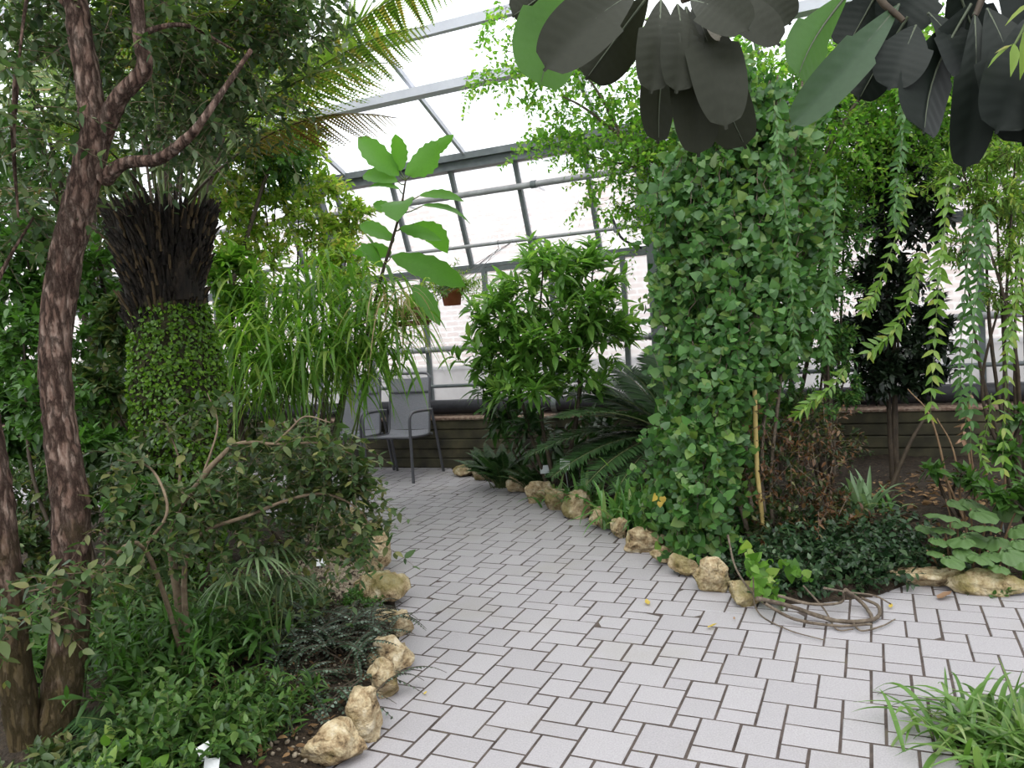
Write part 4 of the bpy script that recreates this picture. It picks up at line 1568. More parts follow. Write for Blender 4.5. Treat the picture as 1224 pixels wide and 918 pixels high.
# ------------------------------------------------------------------ left: drooping branch shrub in front
def drooping():
    D = 3.3
    b = base_at(190, 3.25)
    t = thing('drooping_shrub', 'straggly shrub with long bare branches and small dusty leaves reaching over the path', 'shrub', b)

    def br(pts, r, name='branch'):
        m = MB()
        tube(m, smooth_path([b if p is None else at(*p) for p in pts], 7), r, 7, rough=.07)
        m.build(name, M['twig'], t)
    br([None, (205, 640, D), (240, 575, D), (262, 548, D), (288, 530, D), (335, 531, D), (385, 530, 3.35), (425, 545, 3.4)], [.02, .017, .014, .012, .010, .006, .005, .003])
    br([(328, 531, D), (345, 515, D), (365, 498, D), (395, 505, 3.2)], [.006, .005, .004, .002])
    br([None, (225, 660, 3.2), (300, 615, 3.2), (380, 590, 3.3), (430, 610, 3.35), (445, 640, 3.35)], [.014, .010, .008, .006, .004, .002])
    br([None, (172, 655, 3.0), (110, 690, 2.8), (30, 708, 2.6)], [.012, .009, .007, .004])
    br([(172, 655, 3.0), (200, 610, 3.0), (180, 560, 3.1), (140, 550, 3.1)], [.007, .006, .005, .002])
    br([(205, 640, D), (215, 560, 3.4), (200, 510, 3.5)], [.008, .005, .003])
    br([(240, 575, D), (260, 510, 3.4), (248, 470, 3.5)], [.006, .004, .002])
    lm, tm = MB(), MB()
    cl = [(320, 530, D, 45, 22, 16), (380, 525, 3.3, 45, 25, 24), (420, 560, 3.4, 28, 35, 22), (390, 570, 3.4, 50, 35, 32), (330, 580, 3.4, 50, 35, 26), (430, 610, 3.35, 18, 45, 16), (400, 630, 3.5, 45, 30, 24), (350, 640, 3.5, 50, 30, 26),
          (440, 650, 3.3, 10, 30, 8), (280, 590, 3.3, 50, 40, 22), (250, 640, 3.2, 50, 40, 26), (200, 590, 3.1, 50, 40, 22), (150, 560, 3.1, 45, 30, 12), (90, 690, 2.7, 60, 35, 12), (150, 650, 2.9, 60, 40, 18), (40, 720, 2.5, 40, 40, 10),
          (300, 690, 3.5, 50, 20, 12), (210, 500, 3.5, 40, 30, 10), (250, 475, 3.5, 30, 25, 6)]
    for (px, py, dist, rx, ry, n) in cl:
        n = int(n * 1.3)
        C = at(px, py, dist)
        R = np.array([px2m(rx, dist), px2m(rx, dist) * .8, px2m(ry, dist)])
        S = C + nrm(rnd(n, 3)) * R * rng.uniform(.2, 1, (n, 1)) ** .5
        Dv = nrm(rnd(n, 3) * [1, 1, .4] + [.3, 0, -.1])
        sprigs(lm, tm, S, Dv, rng.uniform(.09, .2, n), 10, T_flat, .052, 60, .4, 'opp', 'z', .22, .0016)
    tm.build('twigs', M['twig'], t)
    lm.build('foliage', M['lf_olive'], t)


drooping()

# ------------------------------------------------------------------ left: low plants
M['lf_herb'] = leafmat('leaf_herb', (.03, .085, .018), (.085, .18, .035), (.15, .24, .06), trans=.3)
def herb(name, label, px, dist, w, h, n, mat, tpl, size, cat='plant', group=None, nl=12, droop=.2, ang=55, upb=1.2, phyl='spiral', py=None, tr=.003, stem='green_stem', up='z'):
    b = base_at(px, dist) if py is None else on_soil(px, py)
    t = thing(name, label, cat, b, group)
    lm, tm = MB(), MB()
    n = int(n * 1.6)
    off = rng.uniform(-1, 1, (n, 2)) * w
    S = b + np.column_stack([off, np.zeros(n)])
    S[:, 2] = [soil_z(p[0], p[1]) - .01 for p in S]
    Dv = nrm(rnd(n, 3) * [.5, .5, .1] + upb * Z)
    sprigs(lm, tm, S, Dv, rng.uniform(.6, 1.1, n) * h, nl, tpl, size, ang, droop, phyl, up, .25, tr, .1)
    tm.build('stems', M[stem], t)
    lm.build('foliage', M[mat], t)
    return t


def fern(name, label, b, n, L, mat, droop=.45, npairs=18, tpl=None, plen=.16, up=.9, cat='fern', group=None, parts=True, r=.004, az=None, stem='green_stem', t0=.15, sag=.2, spread=1., jit=.03):
    t = thing(name, label, cat, b, group)
    for k in range(n):
        a = rng.uniform(0, 6.28) if az is None else rng.uniform(*az)
        e_ = up * rng.uniform(.6, 1.3)
        lm, rm = MB(), MB()
        frond(lm, rm, b + rnd(3) * [jit, jit, 0], np.array([math.cos(a) * spread, math.sin(a) * spread, e_]), L * rng.uniform(.75, 1.1), droop * rng.uniform(.8, 1.2), npairs, tpl or T_lance, plen, 75, t0, r=r, sag=sag)
        f = lm.build('frond', M[mat], t)
        rm.build('rachis', M[stem], f)
    return t


GL = 'low plants in the left bed'
herb('leafy_herb', 'bright green leafy herb in front of the forked trunk', 185, 2.75, .20, .34, 46, 'lf_herb', T_ov, .05, group=GL, nl=16)
herb('leafy_herb', 'bushy green herb behind the white label nearest the viewer', 245, 2.75, .10, .24, 26, 'lf_herb', T_ov, .042, group=GL, nl=14)
herb('leafy_herb', 'tall green herb beneath the small-leaved branches in the left bed', 150, 3.2, .22, .48, 50, 'lf_mid', T_lance, .085, group=GL, nl=14)
herb('leafy_herb', 'low green herb at the bottom left corner', 120, 2.45, .22, .20, 36, 'lf_herb', T_ov, .045, group=GL, nl=12)
herb('leafy_herb', 'green herb with long leaves behind the striped fern', 235, 3.5, .22, .42, 44, 'lf_mid', T_lance, .09, group=GL, nl=12)
herb('leafy_herb', 'tiny green herb beside the label on the gravel patch', 412, 4.3, .12, .09, 26, 'lf_mid', T_small, .03, group=GL, nl=9)
herb('leafy_herb', 'round-leaved seedling at the foot of the forked trunk', 60, 2.42, .10, .16, 8, 'lf_bright', T_ov_w, .08, group=GL, nl=5)
herb('leafy_herb', 'low dark herb between the two trunk feet at the left edge', 20, 2.5, .16, .16, 30, 'lf_olive', T_ov, .05, group=GL, nl=10)
herb('leafy_herb', 'small green herb at the foot of the forked trunk on its path side', 125, 2.75, .12, .2, 26, 'lf_herb', T_ov, .05, group=GL, nl=11)
herb('leafy_herb', 'green herb thicket at the left edge beside the leaning mossy trunk', 25, 3.5, .25, .45, 40, 'lf_mid', T_lance, .10, group=GL, nl=13)
herb('leafy_herb', 'shaded herb thicket between the forked trunk and the tree fern', 130, 3.9, .32, .40, 60, 'lf_olive', T_ov, .07, group=GL, nl=12)
herb('leafy_herb', 'dusky herb under the long bare branches beside the gravel', 300, 4.0, .28, .30, 50, 'lf_olive', T_ov, .05, group=GL, nl=12)
herb('leafy_herb', 'light green leaf tuft in front of the fern with trailing fronds', 285, 3.0, .14, .22, 22, 'lf_herb', T_lance, .07, group=GL, nl=12)
fern('button_fern', 'dark bluish fern with small round leaflets along the left rocks', base_at(350, 3.6), 130, .46, 'lf_blue', .55, 18, T_smallround, .046, .9, jit=.13, group=GL, stem='dark_stem')
fern('button_fern', 'bluish fern with trailing fronds nearest the big holed rock', base_at(340, 3.25), 50, .40, 'lf_blue', .7, 17, T_smallround, .05, .5, jit=.11, group=GL, stem='dark_stem')
fern('button_fern', 'low dark fern in front of the gravel patch', base_at(385, 3.95), 60, .29, 'lf_blue', .6, 17, T_smallround, .05, .7, jit=.10, group=GL, stem='dark_stem')
fern('feather_fern', 'dark feathery fern at the foot of the forked trunk', base_at(120, 2.85), 14, .42, 'lf_cycad', .5, 22, P_simple, .2, .6, group=GL)
fern('feather_fern', 'feathery fern at the bottom left behind low herbs', base_at(175, 2.9), 12, .40, 'lf_mid', .5, 22, P_simple, .2, .7, group=GL)


def striped_fern():
    b = base_at(300, 3.45)
    t = thing('ribbon_fern', 'pale striped ribbon fern with long drooping fingers', 'fern', b, GL)
    for (px, py, dd) in ((308, 668, 3.3), (330, 655, 3.5), (285, 690, 3.35), (345, 690, 3.6)):
        p = at(px, py, dd)
        m = MB()
        tube(m, smooth_path([b, (b + p) / 2 + Z * .05, p], 5), .004, 5)
        m.build('stem', M['green_stem'], t)
        lm = MB()
        n = 13
        a = np.linspace(-1.5, 1.5, n)
        fw = nrm(np.array([.1, -1, .3]))
        sd = np.array([1., .1, 0])
        Dv = np.cos(a)[:, None] * fw + np.sin(a)[:, None] * sd + .25 * Z
        S = p + np.linspace(0, .05, n)[:, None] * fw
        ribbons(lm, S, Dv, .24 * (1.1 - .25 * np.abs(a)), .016, .75, 7, .3)
        lm.build('frond', M['lf_pale'], t)


striped_fern()


def pebbles(name, label, pts, n, size, mat='pebble'):
    mb = MB()
    V0, F0 = icosphere(1)
    c = np.array(pts)
    for k in range(n):
        p = c[rng.integers(len(c))] + np.array([*(rng.normal(0, .16, 2)), 0])
        p[2] = soil_z(p[0], p[1]) + size * .2
        if p[2] < .02:
            continue
        mb.add(p + V0 * size * rng.uniform(.5, 1.4) * (1 + .3 * rnd(3)), F0)
    tag(mb.build(name, M[mat]), label, 'gravel', kind='stuff')


pebbles('gravel', 'coarse pale gravel strewn in the left bed beside the long smooth rock', [on_soil(x, y) for x, y in ((380, 655), (405, 665), (375, 685), (415, 690), (400, 645), (425, 675), (392, 700))], 3800, .0085)
pebbles('soil_crumbs', 'small stones scattered on the dark soil by the big holed rock', [on_soil(x, y) for x, y in ((340, 860), (380, 830), (330, 900), (400, 790), (420, 800), (360, 880))], 260, .008)


def litter(name, label, spots, n, size):
    lm = MB()
    c = np.array(spots)
    P = c[rng.integers(len(c), size=n)] + np.column_stack([rng.normal(0, .28, (n, 2)), np.zeros(n)])
    P[:, 2] = [soil_z(p[0], p[1]) + .02 for p in P]
    P = P[P[:, 2] > .04]
    n = len(P)
    inst(lm, T_ov, P, rnd(n, 3) * [1, 1, .15], Z + .5 * rnd(n, 3), rng.uniform(.5, 1.3, n) * size)
    tag(lm.build(name, M['litter']), label, 'leaf litter', kind='stuff')


litter('leaf_litter', 'brown dead leaves littering the soil of the right bed', [on_soil(x, y) for x, y in ((1080, 600), (1120, 590), (1050, 640), (1000, 620), (1160, 600), (700, 590))], 700, .05)
litter('leaf_litter', 'brown dead leaves littering the soil of the left bed', [on_soil(x, y) for x, y in ((100, 660), (130, 640), (300, 800), (380, 800), (60, 700), (310, 880))], 500, .04)
M['lf_under'] = leafmat('leaf_undergrowth', (.02, .045, .012), (.06, .10, .028), (.16, .08, .03), trans=.25)
M['lf_pale2'] = leafmat('leaf_pale_strap', (.12, .22, .09), (.24, .36, .19), trans=.3, rough=.4)
M['lf_grass'] = leafmat('leaf_grass', (.07, .16, .03), (.15, .29, .06), (.28, .36, .14), trans=.35, rough=.35)
M['lf_redtwig'] = noisemat('red_twig', [(.3, (.13, .075, .04)), (.7, (.26, .17, .10))], 20, rough=.8)
M['lf_vine2'] = leafmat('leaf_light_vine', (.10, .26, .035), (.22, .44, .07), (.40, .54, .12), trans=.58)
M['lf_stalk'] = noisemat('pale_stalk', [(.3, (.10, .13, .05)), (.7, (.20, .22, .10))], 20, rough=.5)
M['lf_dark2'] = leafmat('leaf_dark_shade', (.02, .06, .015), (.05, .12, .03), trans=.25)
M['lf_mid2'] = leafmat('leaf_shrub', (.10, .22, .045), (.19, .39, .08), (.32, .50, .12), trans=.48, rough=.33, spec=.6)
# ------------------------------------------------------------------ centre
T_lw = leaf('lance', .30, .3, .25)
GC = 'plants of the middle bed by the window'
whorl = dict(phyl='spiral', ang=55, droop=.05, up='z', upbias=1.1, taper=.1)
shrub('spearleaf_shrub', 'bushy evergreen shrub with spear-shaped leaves in front of the window', 'shrub', base_at(655, 6.9),
      [(650, 330, 6.9, 60, 40, .9), (710, 330, 7.0, 40, 40, .7), (690, 390, 6.8, 70, 45, 1.3), (610, 385, 6.9, 55, 45, 1.), (590, 430, 6.8, 45, 35, .8), (650, 430, 6.7, 60, 40, 1.), (725, 400, 6.9, 35, 50, .6), (630, 470, 6.7, 45, 25, .5), (700, 455, 6.9, 40, 30, .5)],
      T_lw, .15, 40, 14, 'lf_mid2', stem_r=.02, stems=4, group=GC, fill=.75, Lf=.5, flat=.9, **{k: v for k, v in whorl.items()})
shrub('spearleaf_shrub', 'small shoot of long pointed leaves just right of the grey chair', 'shrub', base_at(625, 7.3),
      [(600, 480, 7.3, 28, 20, 1), (580, 465, 7.4, 15, 18, .6)], T_lance, .20, 7, 9, 'lf_mid', stem_r=.01, group=GC, **whorl)
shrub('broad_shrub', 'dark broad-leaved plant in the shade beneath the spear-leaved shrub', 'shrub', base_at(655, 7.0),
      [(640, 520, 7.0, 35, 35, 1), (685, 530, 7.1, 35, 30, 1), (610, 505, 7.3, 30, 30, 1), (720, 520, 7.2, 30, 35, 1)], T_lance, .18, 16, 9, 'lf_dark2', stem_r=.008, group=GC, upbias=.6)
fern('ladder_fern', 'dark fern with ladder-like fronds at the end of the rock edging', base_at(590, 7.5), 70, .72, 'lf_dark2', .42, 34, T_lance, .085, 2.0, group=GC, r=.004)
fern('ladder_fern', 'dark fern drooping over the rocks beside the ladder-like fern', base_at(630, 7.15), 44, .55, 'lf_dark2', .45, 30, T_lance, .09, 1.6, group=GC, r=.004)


def cycad():
    b = base_at(805, 6.6)
    t = thing('cycad', 'dark glossy cycad with long arching feather leaves beside the climber', 'cycad', b)
    c = b + Z * .36
    m = MB()
    tube(m, smooth_path([b - Z * .03, b + Z * .15, c], 5), [.13, .14, .10], 14, rough=.12)
    m.build('trunk', M['dark_stem'], t)
    tp = leaf('lance', .10, .2, .2)
    tips = [(640, 505, 6.2), (655, 470, 6.6), (690, 455, 6.9), (735, 440, 6.6), (780, 420, 6.5), (830, 425, 6.6), (870, 450, 6.3), (632, 545, 5.7), (660, 570, 5.45), (700, 580, 5.3), (735, 590, 5.2), (670, 500, 5.5),
            (720, 470, 6.1), (760, 450, 6.0), (860, 520, 5.5), (820, 470, 5.6), (680, 540, 6.1), (800, 560, 5.1)]
    for px, py, ds in tips:
        tip = at(px, py, ds + .6)
        v = tip - c
        dr = .38
        L = np.linalg.norm(v) * 1.1
        d = v / L + Z * dr
        dn = np.linalg.norm(d)
        lm, rm = MB(), MB()
        frond(lm, rm, c, d, L * dn, dr / dn, 84, tp, .19, 60, .14, r=.010, sag=.05, lift=.3, prof=lambda q: np.clip(np.sin(math.pi * np.clip(q * .86 + .09, 0, 1)), .25, 1) ** .6)
        f = lm.build('frond', M['lf_cycad'], t)
        rm.build('rachis', M['lf_stalk'], f)


def strap(name, label, b, n, L, W, mat, droop=.6, up=.8, group=None, spread=.03, cat='plant', spot=None):
    t = thing(name, label, cat, b, group)
    lm = MB()
    S = b + rnd(n, 3) * [spread, spread, 0]
    S[:, 2] = b[2] - .01
    Dv = nrm(rnd(n, 3) * [1, 1, .1] + up * Z)
    ribbons(lm, S, Dv, L * rng.uniform(.6, 1.15, n), W * rng.uniform(.7, 1.15, n), droop * rng.uniform(.5, 1.4, n), 9, .28)
    lm.build('foliage', M[mat], t)
    return t




def centre():
    cycad()
    strap('clivia', 'low strap-leaved plant behind the pale saddle-shaped rock', on_soil(668, 592), 29, 0.46, .035, 'lf_strap', .55, 2.6, GC, .06)
    strap('clivia', 'strap-leaved plant with a browning tip arching over beside the white label', on_soil(700, 600), 46, 0.60, .036, 'lf_strap', .55, 2.6, GC, .06)
    strap('clivia', 'glossy strap-leaved clump right of the labels, nearest the pinkish rock', on_soil(742, 618), 62, 0.64, .038, 'lf_strap', .55, 2.6, GC, .06)
    strap('clivia', 'strap-leaved clump half hidden by the heart-leaved climber', on_soil(778, 628), 46, 0.58, .036, 'lf_strap', .55, 2.6, GC, .06)
    strap('clivia', 'upright grassy strap plant below the cycad trunk', on_soil(760, 598), 37, 0.69, .024, 'lf_mid2', .55, 2.6, GC, .06)
    # fallen strap leaf lying over the edging
    t = MB()
    p0, p1 = at(722, 610, 5.75), at(679, 625, 5.75)
    ribbons(t, p0, p1 - p0 + Z * .04, np.linalg.norm(p1 - p0) * 1.05, .045, .12, 8, .3)
    tag(t.build('strap_leaf', M['lf_strap'], loc=p0), 'single green strap leaf with brown tip lying over the rock edging', 'leaf')


centre()

# ------------------------------------------------------------------ right: climber curtain
T_round2 = leaf('heart', .98, .10, .12, .03)


def climber():
    b = base_at(905, 4.75)
    t = thing('heart_leaved_climber', 'huge curtain of heart-leaved climber hanging from the roof to the paving edge', 'climber', b)
    lm, tm = MB(), MB()
    # outline of the curtain in the picture: row y -> x range, at the given distance range
    rows = [(80, 830, 1010), (150, 815, 1010), (220, 790, 1000), (300, 800, 1000), (380, 800, 985), (450, 808, 925), (520, 795, 900), (580, 785, 893), (640, 780, 900), (690, 835, 905), (722, 880, 910)]
    ys = np.array([r[0] for r in rows], float)
    x0 = np.array([r[1] for r in rows], float)
    x1 = np.array([r[2] for r in rows], float)
    ns = 230
    for k in range(ns):
        fx = rng.uniform(0, 1) ** 1.25
        if fx > .62 and rng.uniform() < .45:
            continue
        ya, yb = (rng.uniform(60, 330), 0) if rng.uniform() < .55 else (rng.uniform(330, 600), 0)
        yb = min(ya + rng.uniform(90, 330), 712)
        m_ = int((yb - ya) / 13) + 2
        yy = np.linspace(ya, yb, m_) + rng.normal(0, 3, m_)
        fxs = np.clip(fx + np.cumsum(rng.normal(0, .02, m_)), -.06, 1.04)
        a, c = np.interp(yy, ys, x0), np.interp(yy, ys, x1)
        xx = a + (c - a) * fxs
        bulge = np.sin(np.pi * np.clip(fxs, .02, .98))
        depth = rng.uniform(0, .5)
        ds = 5.0 - .5 * bulge * np.clip((yy - 60) / 400, .25, 1) + depth
        S = np.array([at(x_, y_, d_) for x_, y_, d_ in zip(xx, yy, ds)])
        front = nrm(-S * [1, 1, 0]) + .45 * Z
        Dv = nrm(-Z * .6 + .35 * front + .45 * rnd(m_, 3))
        sprigs(lm, tm, S, Dv, rng.uniform(.10, .24, m_), 6, T_round2, .060, 75, -.05, 'spiral', front, .55, .002)
        tube(tm, S, .003, 4, cap=False)
    tm.build('stems', M['vine_wood'], t)
    lm.build('foliage', M['lf_vine'], t)
    m = MB()
    tube(m, [base_at(905, 4.78), at(905, 565, 4.72), at(903, 510, 4.68), at(902, 466, 4.66)], .014, 10)
    m.build('support_stake', M['stake'], t)
    m = MB()
    for dx in (-25, -8, 10, 22):
        tube(m, smooth_path([b + np.array([dx * .003, .02, -.02]), at(900 + dx, 560, 4.95), at(905 + dx * 1.5, 400, 5.05), at(900 + dx * 2, 250, 5.1), at(905 + dx * 2.5, 90, 5.1)], 6), [.016, .013, .012, .010, .008], 7, rough=.06)
    m.build('woody_stem', M['vine_wood'], t)
    ym = MB()
    inst(ym, T_heart, np.array([at(784, 592, 4.55), at(792, 594, 4.55), at(789, 600, 4.52)]), -Z + .4 * rnd(3, 3), -_fw + .3 * rnd(3, 3), np.array([.05, .045, .04]))
    o = ym.build('yellowed_leaves', M['lf_fallen'], t)
    o['label'] = 'bright yellow withering leaves'
    # reddish dry inner growth, lower right of the curtain
    lm, tm = MB(), MB()
    n = 170
    S = np.array([at(x_, y_, d_) for x_, y_, d_ in zip(rng.uniform(890, 1005, n), rng.uniform(500, 665, n), rng.uniform(4.6, 5.1, n))])
    sprigs(lm, tm, S, nrm(rnd(n, 3) + .3 * Z), rng.uniform(.12, .25, n), 9, T_ov, .035, 60, .2)
    tm.build('dry_twigs', M['vine_wood'], t)
    o = lm.build('inner_leaves', M['lf_red'], t)
    o['label'] = 'reddish-brown dry leaves'


climber()


def overhead_vine():
    b = base_at(990, 6.3)
    t = thing('overhead_vine', 'light green small-leaved vine sprawling beneath the glass roof', 'vine', b)

    def br(pts, r, n=8):
        m = MB()
        tube(m, smooth_path([b if p is None else at(*p) for p in pts], 7), r, n, rough=.06)
        m.build('branch', M['vine_wood'], t)
    br([None, (985, 420, 6.2), (950, 280, 6.0), (880, 240, 5.9), (800, 205, 5.8), (745, 165, 5.8), (700, 130, 5.8), (672, 115, 5.8)], [.035, .03, .026, .024, .02, .014, .010, .006])
    br([(800, 205, 5.8), (760, 200, 5.8), (720, 190, 5.8), (680, 180, 5.9)], [.012, .009, .006, .003])
    br([(745, 165, 5.8), (700, 90, 5.7), (650, 70, 5.7), (600, 60, 5.8)], [.010, .008, .005, .003])
    br([(880, 240, 5.9), (860, 160, 5.8), (840, 90, 5.7), (800, 40, 5.6), (740, 10, 5.6)], [.02, .015, .012, .008, .004])
    br([(950, 280, 6.0), (1000, 160, 5.8), (1060, 80, 5.7), (1130, 20, 5.6)], [.02, .015, .010, .005])
    lm, tm = MB(), MB()
    cl = [(700, 80, 5.8, 50, 40, 52), (655, 50, 5.8, 45, 35, 40), (640, 100, 5.8, 30, 22, 20), (590, 90, 5.8, 35, 15, 14), (620, 20, 5.8, 60, 20, 26), (700, 20, 5.7, 60, 35, 40), (670, 150, 5.8, 30, 35, 34), (640, 165, 5.8, 18, 12, 6), (710, 170, 5.8, 45, 25, 44),
          (750, 130, 5.8, 45, 35, 40), (770, 190, 5.8, 45, 35, 50), (720, 225, 5.9, 35, 25, 18), (760, 250, 5.9, 30, 28, 18), (800, 240, 5.8, 30, 40, 40), (800, 100, 5.7, 50, 50, 56), (800, 160, 5.7, 40, 40, 44),
          (860, 60, 5.7, 60, 60, 70), (900, 160, 5.8, 60, 60, 76), (850, 210, 5.7, 40, 50, 50), (960, 90, 5.8, 60, 60, 76), (1000, 180, 5.8, 60, 60, 80), (960, 230, 5.9, 50, 50, 60), (1060, 120, 5.7, 60, 60, 80), (1100, 60, 5.6, 60, 60, 60), (1150, 130, 5.6, 60, 50, 50), (1200, 210, 5.5, 40, 35, 24), (1060, 200, 5.9, 50, 40, 50), (1190, 80, 5.4, 50, 60, 40), (960, 300, 6, 50, 40, 46)]
    for (px, py, dist, rx, ry, n) in cl:
        n = int(n * (1.2 if px < 760 else 1.9))
        C = at(px, py, dist)
        R = np.array([px2m(rx, dist), px2m(rx, dist) * .8, px2m(ry, dist)])
        S = C + nrm(rnd(n, 3)) * R * rng.uniform(.1, 1, (n, 1)) ** .5
        Dv = nrm(rnd(n, 3) * [1, 1, .5] - .25 * Z)
        sprigs(lm, tm, S, Dv, rng.uniform(.16, .34, n), 14, T_ov_w, .043, 60, .35, 'spiral', 'z', .35, .0018)
    tm.build('twigs', M['vine_wood'], t)
    lm.build('foliage', M['lf_vine2'], t)


overhead_vine()

# dark tree and shrubs behind on the right
GR = 'shrubs filling the right side'
shrub('leafy_tree', 'dense green tree filling the upper right beneath the roof, behind the hanging chains', 'tree', base_at(930, 6.6),
      [(880, 120, 6.6, 50, 60), (950, 170, 6.6, 60, 60), (1010, 100, 6.5, 60, 60), (900, 220, 6.6, 50, 60), (1000, 230, 6.6, 60, 50), (1080, 130, 6.4, 60, 60), (1150, 70, 6.2, 60, 60), (1215, 120, 6.2, 50, 60), (1130, 180, 6.4, 50, 40), (850, 300, 6.6, 40, 50), (930, 300, 6.6, 50, 50)], T_ov, .07, 120, 12, 'lf_vine', stem_r=.02, upbias=0, stems=3)
shrub('dark_tree', 'dark-leaved tree behind the hanging green chains', 'tree', base_at(1065, 5.9),
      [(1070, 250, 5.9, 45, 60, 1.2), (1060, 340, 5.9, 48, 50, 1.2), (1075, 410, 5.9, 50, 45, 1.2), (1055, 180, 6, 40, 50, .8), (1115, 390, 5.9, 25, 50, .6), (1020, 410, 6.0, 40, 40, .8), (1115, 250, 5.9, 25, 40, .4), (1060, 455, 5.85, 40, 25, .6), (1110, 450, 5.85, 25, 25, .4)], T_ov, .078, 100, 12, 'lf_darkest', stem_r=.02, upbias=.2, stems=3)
shrub('tangled_shrub', 'green tangled shrub between the climber and the dark tree', 'shrub', base_at(985, 5.6),
      [(985, 330, 5.5, 45, 50, 1), (990, 410, 5.5, 40, 40, 1), (960, 490, 5.4, 40, 40, .9), (1010, 270, 5.5, 40, 40, 1), (930, 430, 5.6, 40, 40, .6), (1010, 460, 5.6, 25, 30, .5)], T_ov, .05, 70, 12, 'lf_vine', group=GR, upbias=0.1)
shrub('tangled_shrub', 'yellowish small-leaved shrub at the upper right edge, before the bright window', 'shrub', base_at(1210, 5.2),
      [(1190, 235, 4.9, 45, 22, .8), (1215, 300, 4.9, 30, 30, .6), (1200, 350, 5.0, 30, 20, .4), (1215, 180, 4.9, 40, 25, .5), (1150, 210, 5.0, 40, 30, .6), (1150, 290, 5.2, 30, 30, .35), (1180, 170, 5.2, 45, 30, .8), (1215, 250, 5.2, 30, 30, .6)], T_lance, .062, 80, 12, 'lf_chain', group=GR, upbias=-.1)
shrub('undergrowth_shrub', 'dark tangled undergrowth between the climber and the pale strap plant', 'shrub', base_at(945, 4.9),
      [(940, 570, 4.95, 45, 55, 1), (925, 630, 4.7, 40, 40, 1), (985, 610, 5.1, 35, 40, .9), (1000, 530, 5.6, 40, 35, .7), (955, 510, 5.2, 40, 40, .9)], T_ov, .045, 46, 11, 'lf_under', stem_r=.008, group=GR, upbias=.1, stem_mat='vine_wood')
shrub('opposite_leaved_shrub', 'shrub with paired leaflets at the right edge above the large leaves', 'shrub', base_at(1222, 4.5),
      [(1205, 545, 4.5, 25, 25, 1), (1225, 500, 4.6, 30, 30, 1), (1195, 590, 4.4, 30, 14, .8), (1225, 600, 4.3, 30, 30, 1)], T_ov, .085, 12, 8, 'lf_mid', group=GR, phyl='opp')
shrub('opposite_leaved_shrub', 'small rosette-leaved twig plant in front of the dark wall', 'shrub', base_at(1140, 4.9),
      [(1118, 563, 4.9, 12, 6, 1), (1150, 568, 4.9, 14, 8, 1), (1170, 578, 4.8, 16, 8, 1)], T_ov, .09, 5, 6, 'lf_mid', group=GR, phyl='spiral', ang=75)


def bare_twigs():
    t = thing('bare_twigs', 'bunch of bare reddish twigs rising in front of the dark wall', 'twigs', base_at(1150, 4.9))
    for pts in ([(1165, 590, 4.85), (1158, 545, 4.9), (1152, 520, 4.9)], [(1168, 592, 4.85), (1163, 560, 4.9), (1160, 530, 4.9)], [(1136, 560, 4.9), (1115, 505, 5.0), (1085, 465, 5.1)], [(1195, 590, 4.8), (1205, 540, 4.8), (1224, 480, 4.8)],
                [(1148, 590, 4.8), (1128, 566, 4.85), (1122, 560, 4.9)], [(1146, 585, 4.9), (1140, 540, 5.), (1120, 500, 5.1)]):
        m = MB()
        P = [at(*p) for p in pts]
        P[0] = base_at(pts[0][0], pts[0][2])
        tube(m, smooth_path(P, 6), [.008, .006, .003], 6, rough=.08)
        m.build('twig', M['lf_redtwig'], t)
    m = MB()
    tube(m, smooth_path([base_at(1052, 5.3), at(1085, 535, 5.3), at(1105, 500, 5.3)], 6), [.018, .014, .01], 8)
    m.build('twig', M['dark_stem'], t)


bare_twigs()


# hanging chains of paired leaves
def chain(label, pts, mat, size, npairs, seed):
    top = at(*pts[0])
    t = thing('hanging_chain_plant', label, 'trailing plant', top, 'trailing stems of paired leaves on the right')
    P = smooth_path([at(*p) for p in pts], 10)
    m = MB()
    tube(m, P, [.004, .003, .0015], 5)
    m.build('stem', M['green_stem'], t)
    lm = MB()
    q = np.linspace(.02, 1, npairs)
    idx = q * (len(P) - 1)
    C = np.stack([np.interp(idx, np.arange(len(P)), P[:, k]) for k in range(3)], 1)
    T = nrm(np.stack([np.interp(idx, np.arange(len(P)), np.gradient(P, axis=0)[:, k]) for k in range(3)], 1))
    view = nrm(C - CAM)
    side = nrm(np.cross(T, view))
    for s in (-1, 1):
        d = .75 * T + s * side * .75 + .2 * rnd(npairs, 3)
        inst(lm, T_chain, C, d, -view + .5 * rnd(npairs, 3), size * rng.uniform(.75, 1.15, npairs))
    d = .9 * T - view * .7 + .3 * rnd(npairs, 3)
    inst(lm, T_chain, C, d, Z + .3 * rnd(npairs, 3) - view * .4, size * rng.uniform(.6, 1., npairs))
    lm.build('foliage', M[mat], t)


